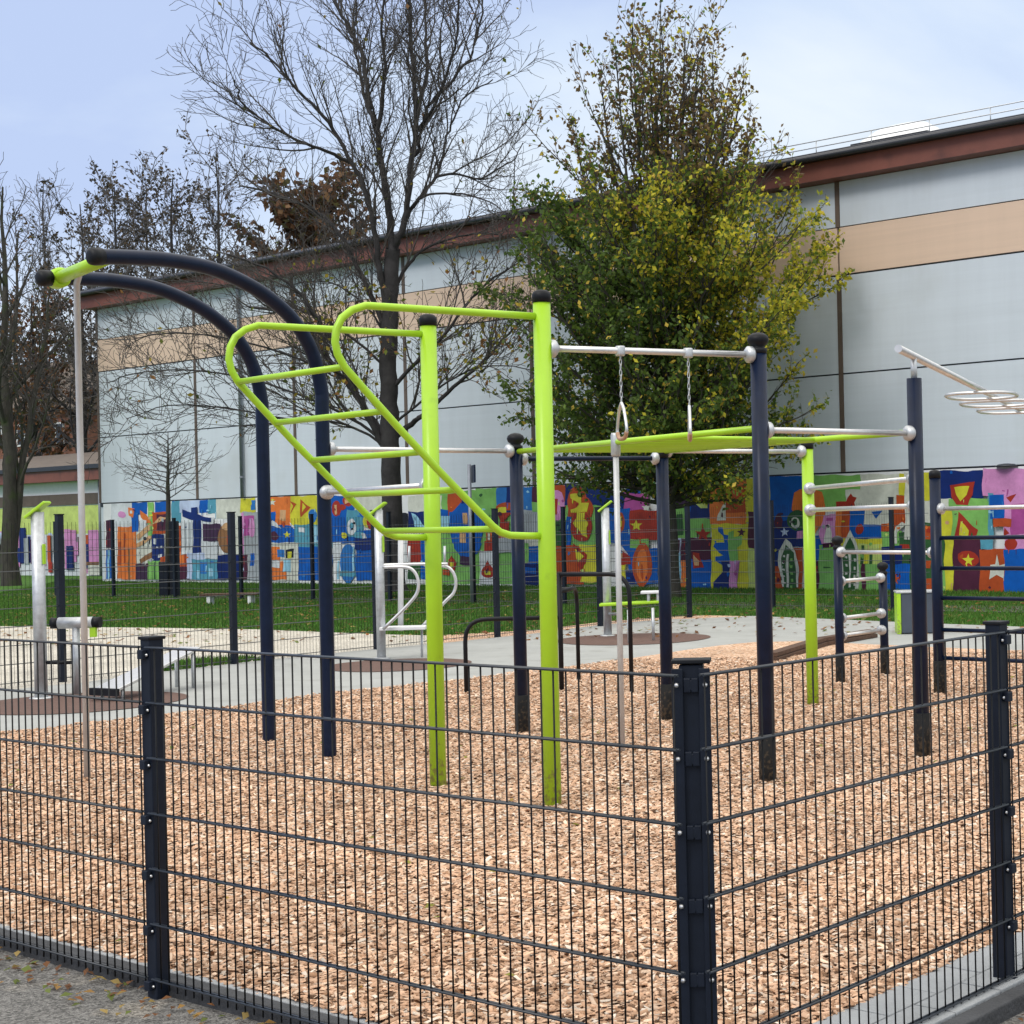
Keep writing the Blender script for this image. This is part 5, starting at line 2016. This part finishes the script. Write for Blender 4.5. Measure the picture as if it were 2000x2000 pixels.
def simple_tree(name, label, px, py, Y, top, trunk_r, spread, leaf=None, seed=1, nprim=26, bare_h=.22, minr=(.014, .010, .008), elev=(35, 65), twigk=(3.0, 3.8), trunkm='darkbark', group=None, stems=1, lsize=.14, lean=0, wig=.13):
    g = random.Random(seed)
    b = aty(px, py, Y)
    ht = aty(px, top, Y).z
    t = thing(name, label, 'tree', (b.x, b.y, 0), group)
    out = []
    prm = [dict(),
           dict(seg=ht * .04, w=wig, up=.05, minr=minr[0], bare=.15, kids=twigk[0], ang=(.5, .95), len=(ht * .08, ht * .17), r=.06),
           dict(seg=ht * .028, w=wig * 1.3, up=.03, minr=minr[1], bare=.1, kids=twigk[1], ang=(.5, 1.0), len=(ht * .04, ht * .09), r=.025, tilt=.1),
           dict(seg=ht * .02, w=wig * 1.5, up=.02, minr=minr[2], bare=1, kids=0, ang=(.4, 1), len=(ht * .02, ht * .05), r=.012)]
    for s in range(stems):
        off = Vector((g.gauss(0, .25) if s else 0, g.gauss(0, .3) if s else 0, 0))
        dv = Vector((g.uniform(-.18, .18) if s else lean, g.uniform(-.2, .2) if s else 0, 0))
        hh = ht * (1 if s == 0 else g.uniform(.72, .95))
        n = 12
        pts = [Vector((b.x, b.y, 0)) + off * min(1, k / 2) + dv * (hh * k / n) + Vector((g.gauss(0, .05), g.gauss(0, .05), hh * k / n)) for k in range(n + 1)]
        rs = [trunk_r * (1 if s == 0 else .6) * (1 - .93 * k / n) + .01 for k in range(n + 1)]
        rs[0] *= 1.25
        out.append((pts, rs, 0))
        for i in range(nprim):
            f = bare_h + (1 - bare_h) * (i + g.random()) / nprim * .95
            k = min(n - 1, int(f * n))
            p = pts[k].lerp(pts[k + 1], f * n - k)
            azm = i * 2.39996 + g.uniform(-.4, .4)
            el = math.radians(g.uniform(*elev))
            ln = spread * ht * (1.15 - .85 * f) * g.uniform(.75, 1.1)
            d = Vector((math.cos(azm) * math.cos(el), math.sin(azm) * math.cos(el), math.sin(el)))
            grow(out, p, d, ln, rs[k] * .45, 1, prm, g)
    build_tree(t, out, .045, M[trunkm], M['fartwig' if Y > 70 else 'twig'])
    if leaf:
        P = twig_points(out, (2, 3), 1, g)
        r = np.random.default_rng(seed)
        P = P[r.random(len(P)) < leaf[0]]
        pal = np.array(leaf[1])
        leaf_mesh('leaves', P, lsize, pal[r.integers(0, len(pal), len(P))] * r.uniform(.6, 1.25, (len(P), 1)), t, seed)
    return t


BRN = [(.17, .088, .048), (.13, .070, .040), (.22, .125, .060), (.10, .062, .040), (.12, .11, .045)]
GRY = [(.055, .050, .042), (.075, .062, .045), (.045, .043, .035), (.10, .07, .04)]
simple_tree('bare_tree', 'mossy multi-stemmed bare tree at the left edge of the lawn', 20, 1112, 52, 352, .25, .34, (.10, [(.08, .09, .025), (.18, .10, .04), (.13, .07, .035)]), 31, 16, .30, elev=(50, 78), trunkm='bark', stems=4, twigk=(3.1, 3.8))
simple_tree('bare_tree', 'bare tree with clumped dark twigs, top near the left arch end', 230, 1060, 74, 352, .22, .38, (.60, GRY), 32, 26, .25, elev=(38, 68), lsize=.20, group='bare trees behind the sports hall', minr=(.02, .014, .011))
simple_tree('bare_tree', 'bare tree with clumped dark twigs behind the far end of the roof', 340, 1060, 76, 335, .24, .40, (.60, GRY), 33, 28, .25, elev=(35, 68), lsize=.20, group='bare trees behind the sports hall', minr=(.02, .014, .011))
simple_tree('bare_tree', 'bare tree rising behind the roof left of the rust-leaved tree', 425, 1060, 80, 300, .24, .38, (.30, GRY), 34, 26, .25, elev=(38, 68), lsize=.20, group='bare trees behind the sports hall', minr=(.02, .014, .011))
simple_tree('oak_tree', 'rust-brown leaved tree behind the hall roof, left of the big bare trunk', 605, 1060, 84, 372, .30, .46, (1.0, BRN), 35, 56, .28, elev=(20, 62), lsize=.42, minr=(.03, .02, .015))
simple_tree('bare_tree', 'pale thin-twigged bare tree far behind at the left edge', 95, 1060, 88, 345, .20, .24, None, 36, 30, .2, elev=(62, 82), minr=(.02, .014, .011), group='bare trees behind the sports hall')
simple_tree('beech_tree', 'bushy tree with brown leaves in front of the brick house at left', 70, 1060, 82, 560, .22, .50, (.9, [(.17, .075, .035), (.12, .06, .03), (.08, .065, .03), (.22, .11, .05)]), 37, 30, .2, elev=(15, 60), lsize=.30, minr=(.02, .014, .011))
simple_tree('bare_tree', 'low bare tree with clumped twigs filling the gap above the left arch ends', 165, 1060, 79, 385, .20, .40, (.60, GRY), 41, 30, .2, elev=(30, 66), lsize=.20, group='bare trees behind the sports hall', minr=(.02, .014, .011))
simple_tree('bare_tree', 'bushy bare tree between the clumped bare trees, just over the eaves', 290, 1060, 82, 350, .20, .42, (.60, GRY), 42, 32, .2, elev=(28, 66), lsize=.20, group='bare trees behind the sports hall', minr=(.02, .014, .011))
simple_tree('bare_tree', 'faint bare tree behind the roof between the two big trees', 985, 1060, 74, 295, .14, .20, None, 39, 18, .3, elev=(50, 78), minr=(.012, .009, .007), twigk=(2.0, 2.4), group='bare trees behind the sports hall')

# young bare tree with two stakes
g = random.Random(77)
yb_ = G(322, 1126, .03)
YY = yb_.y
yt = thing('young_tree', 'young bare tree with level tiers of thin branches standing on the lawn', 'tree', (yb_.x, yb_.y, 0))
out = []
tp = [aty(318 + (1126 - y) * -.004 + g.uniform(-.8, .8), y, YY) for y in (1126, 1060, 1000, 950, 910, 880, 850, 815)]
tp[0].z = 0
trs = [.085, .075, .065, .058, .045, .032, .02, .008]
out.append((tp, trs, 0))
PY = [dict(),
      dict(seg=.22, w=.08, up=.035, minr=.006, bare=.1, kids=4.5, ang=(.5, .9), len=(.6, 1.0), r=.03),
      dict(seg=.16, w=.12, up=.02, minr=.0045, bare=.1, kids=4, ang=(.5, .9), len=(.35, .8), r=.010, tilt=.03),
      dict(seg=.12, w=.15, up=.02, minr=.004, bare=1, kids=0, ang=(.4, .9), len=(.15, .4), r=.006)]
for i in range(30):
    f = .46 + .5 * i / 30
    k = f * 7
    p = tp[int(k)].lerp(tp[min(7, int(k) + 1)], k - int(k))
    azm = i * 2.39996 + g.uniform(-.3, .3)
    el = math.radians(g.uniform(8, 34))
    grow(out, p, Vector((math.cos(azm) * math.cos(el), math.sin(azm) * math.cos(el), math.sin(el))), (1.95 - 1.7 * (f - .46) / .54) * g.uniform(.7, 1.1), .016, 1, PY, g)
build_tree(yt, out, .03, M['bark'], M['fartwig'])
for (x, lab) in ((311, 'dark square stake left of the young bare tree'), (331, 'dark square stake right of the young bare tree')):
    q = aty(x, 1128, YY - .1)
    mb = MB()
    zt_ = aty(x, 985 if x > 320 else 1062, YY - .1).z
    mb.box(Vector((q.x, q.y, zt_ / 2)), (.22 if x < 320 else .20, .16, zt_ + .05))
    tag(mb.build('tree_stake', M['fence'], None, bevel=.01), lab, 'tree stake', 'stakes beside the young tree')

SC.render.film_transparent = False
SC.cycles.max_bounces = 5
SC.cycles.transparent_max_bounces = 8
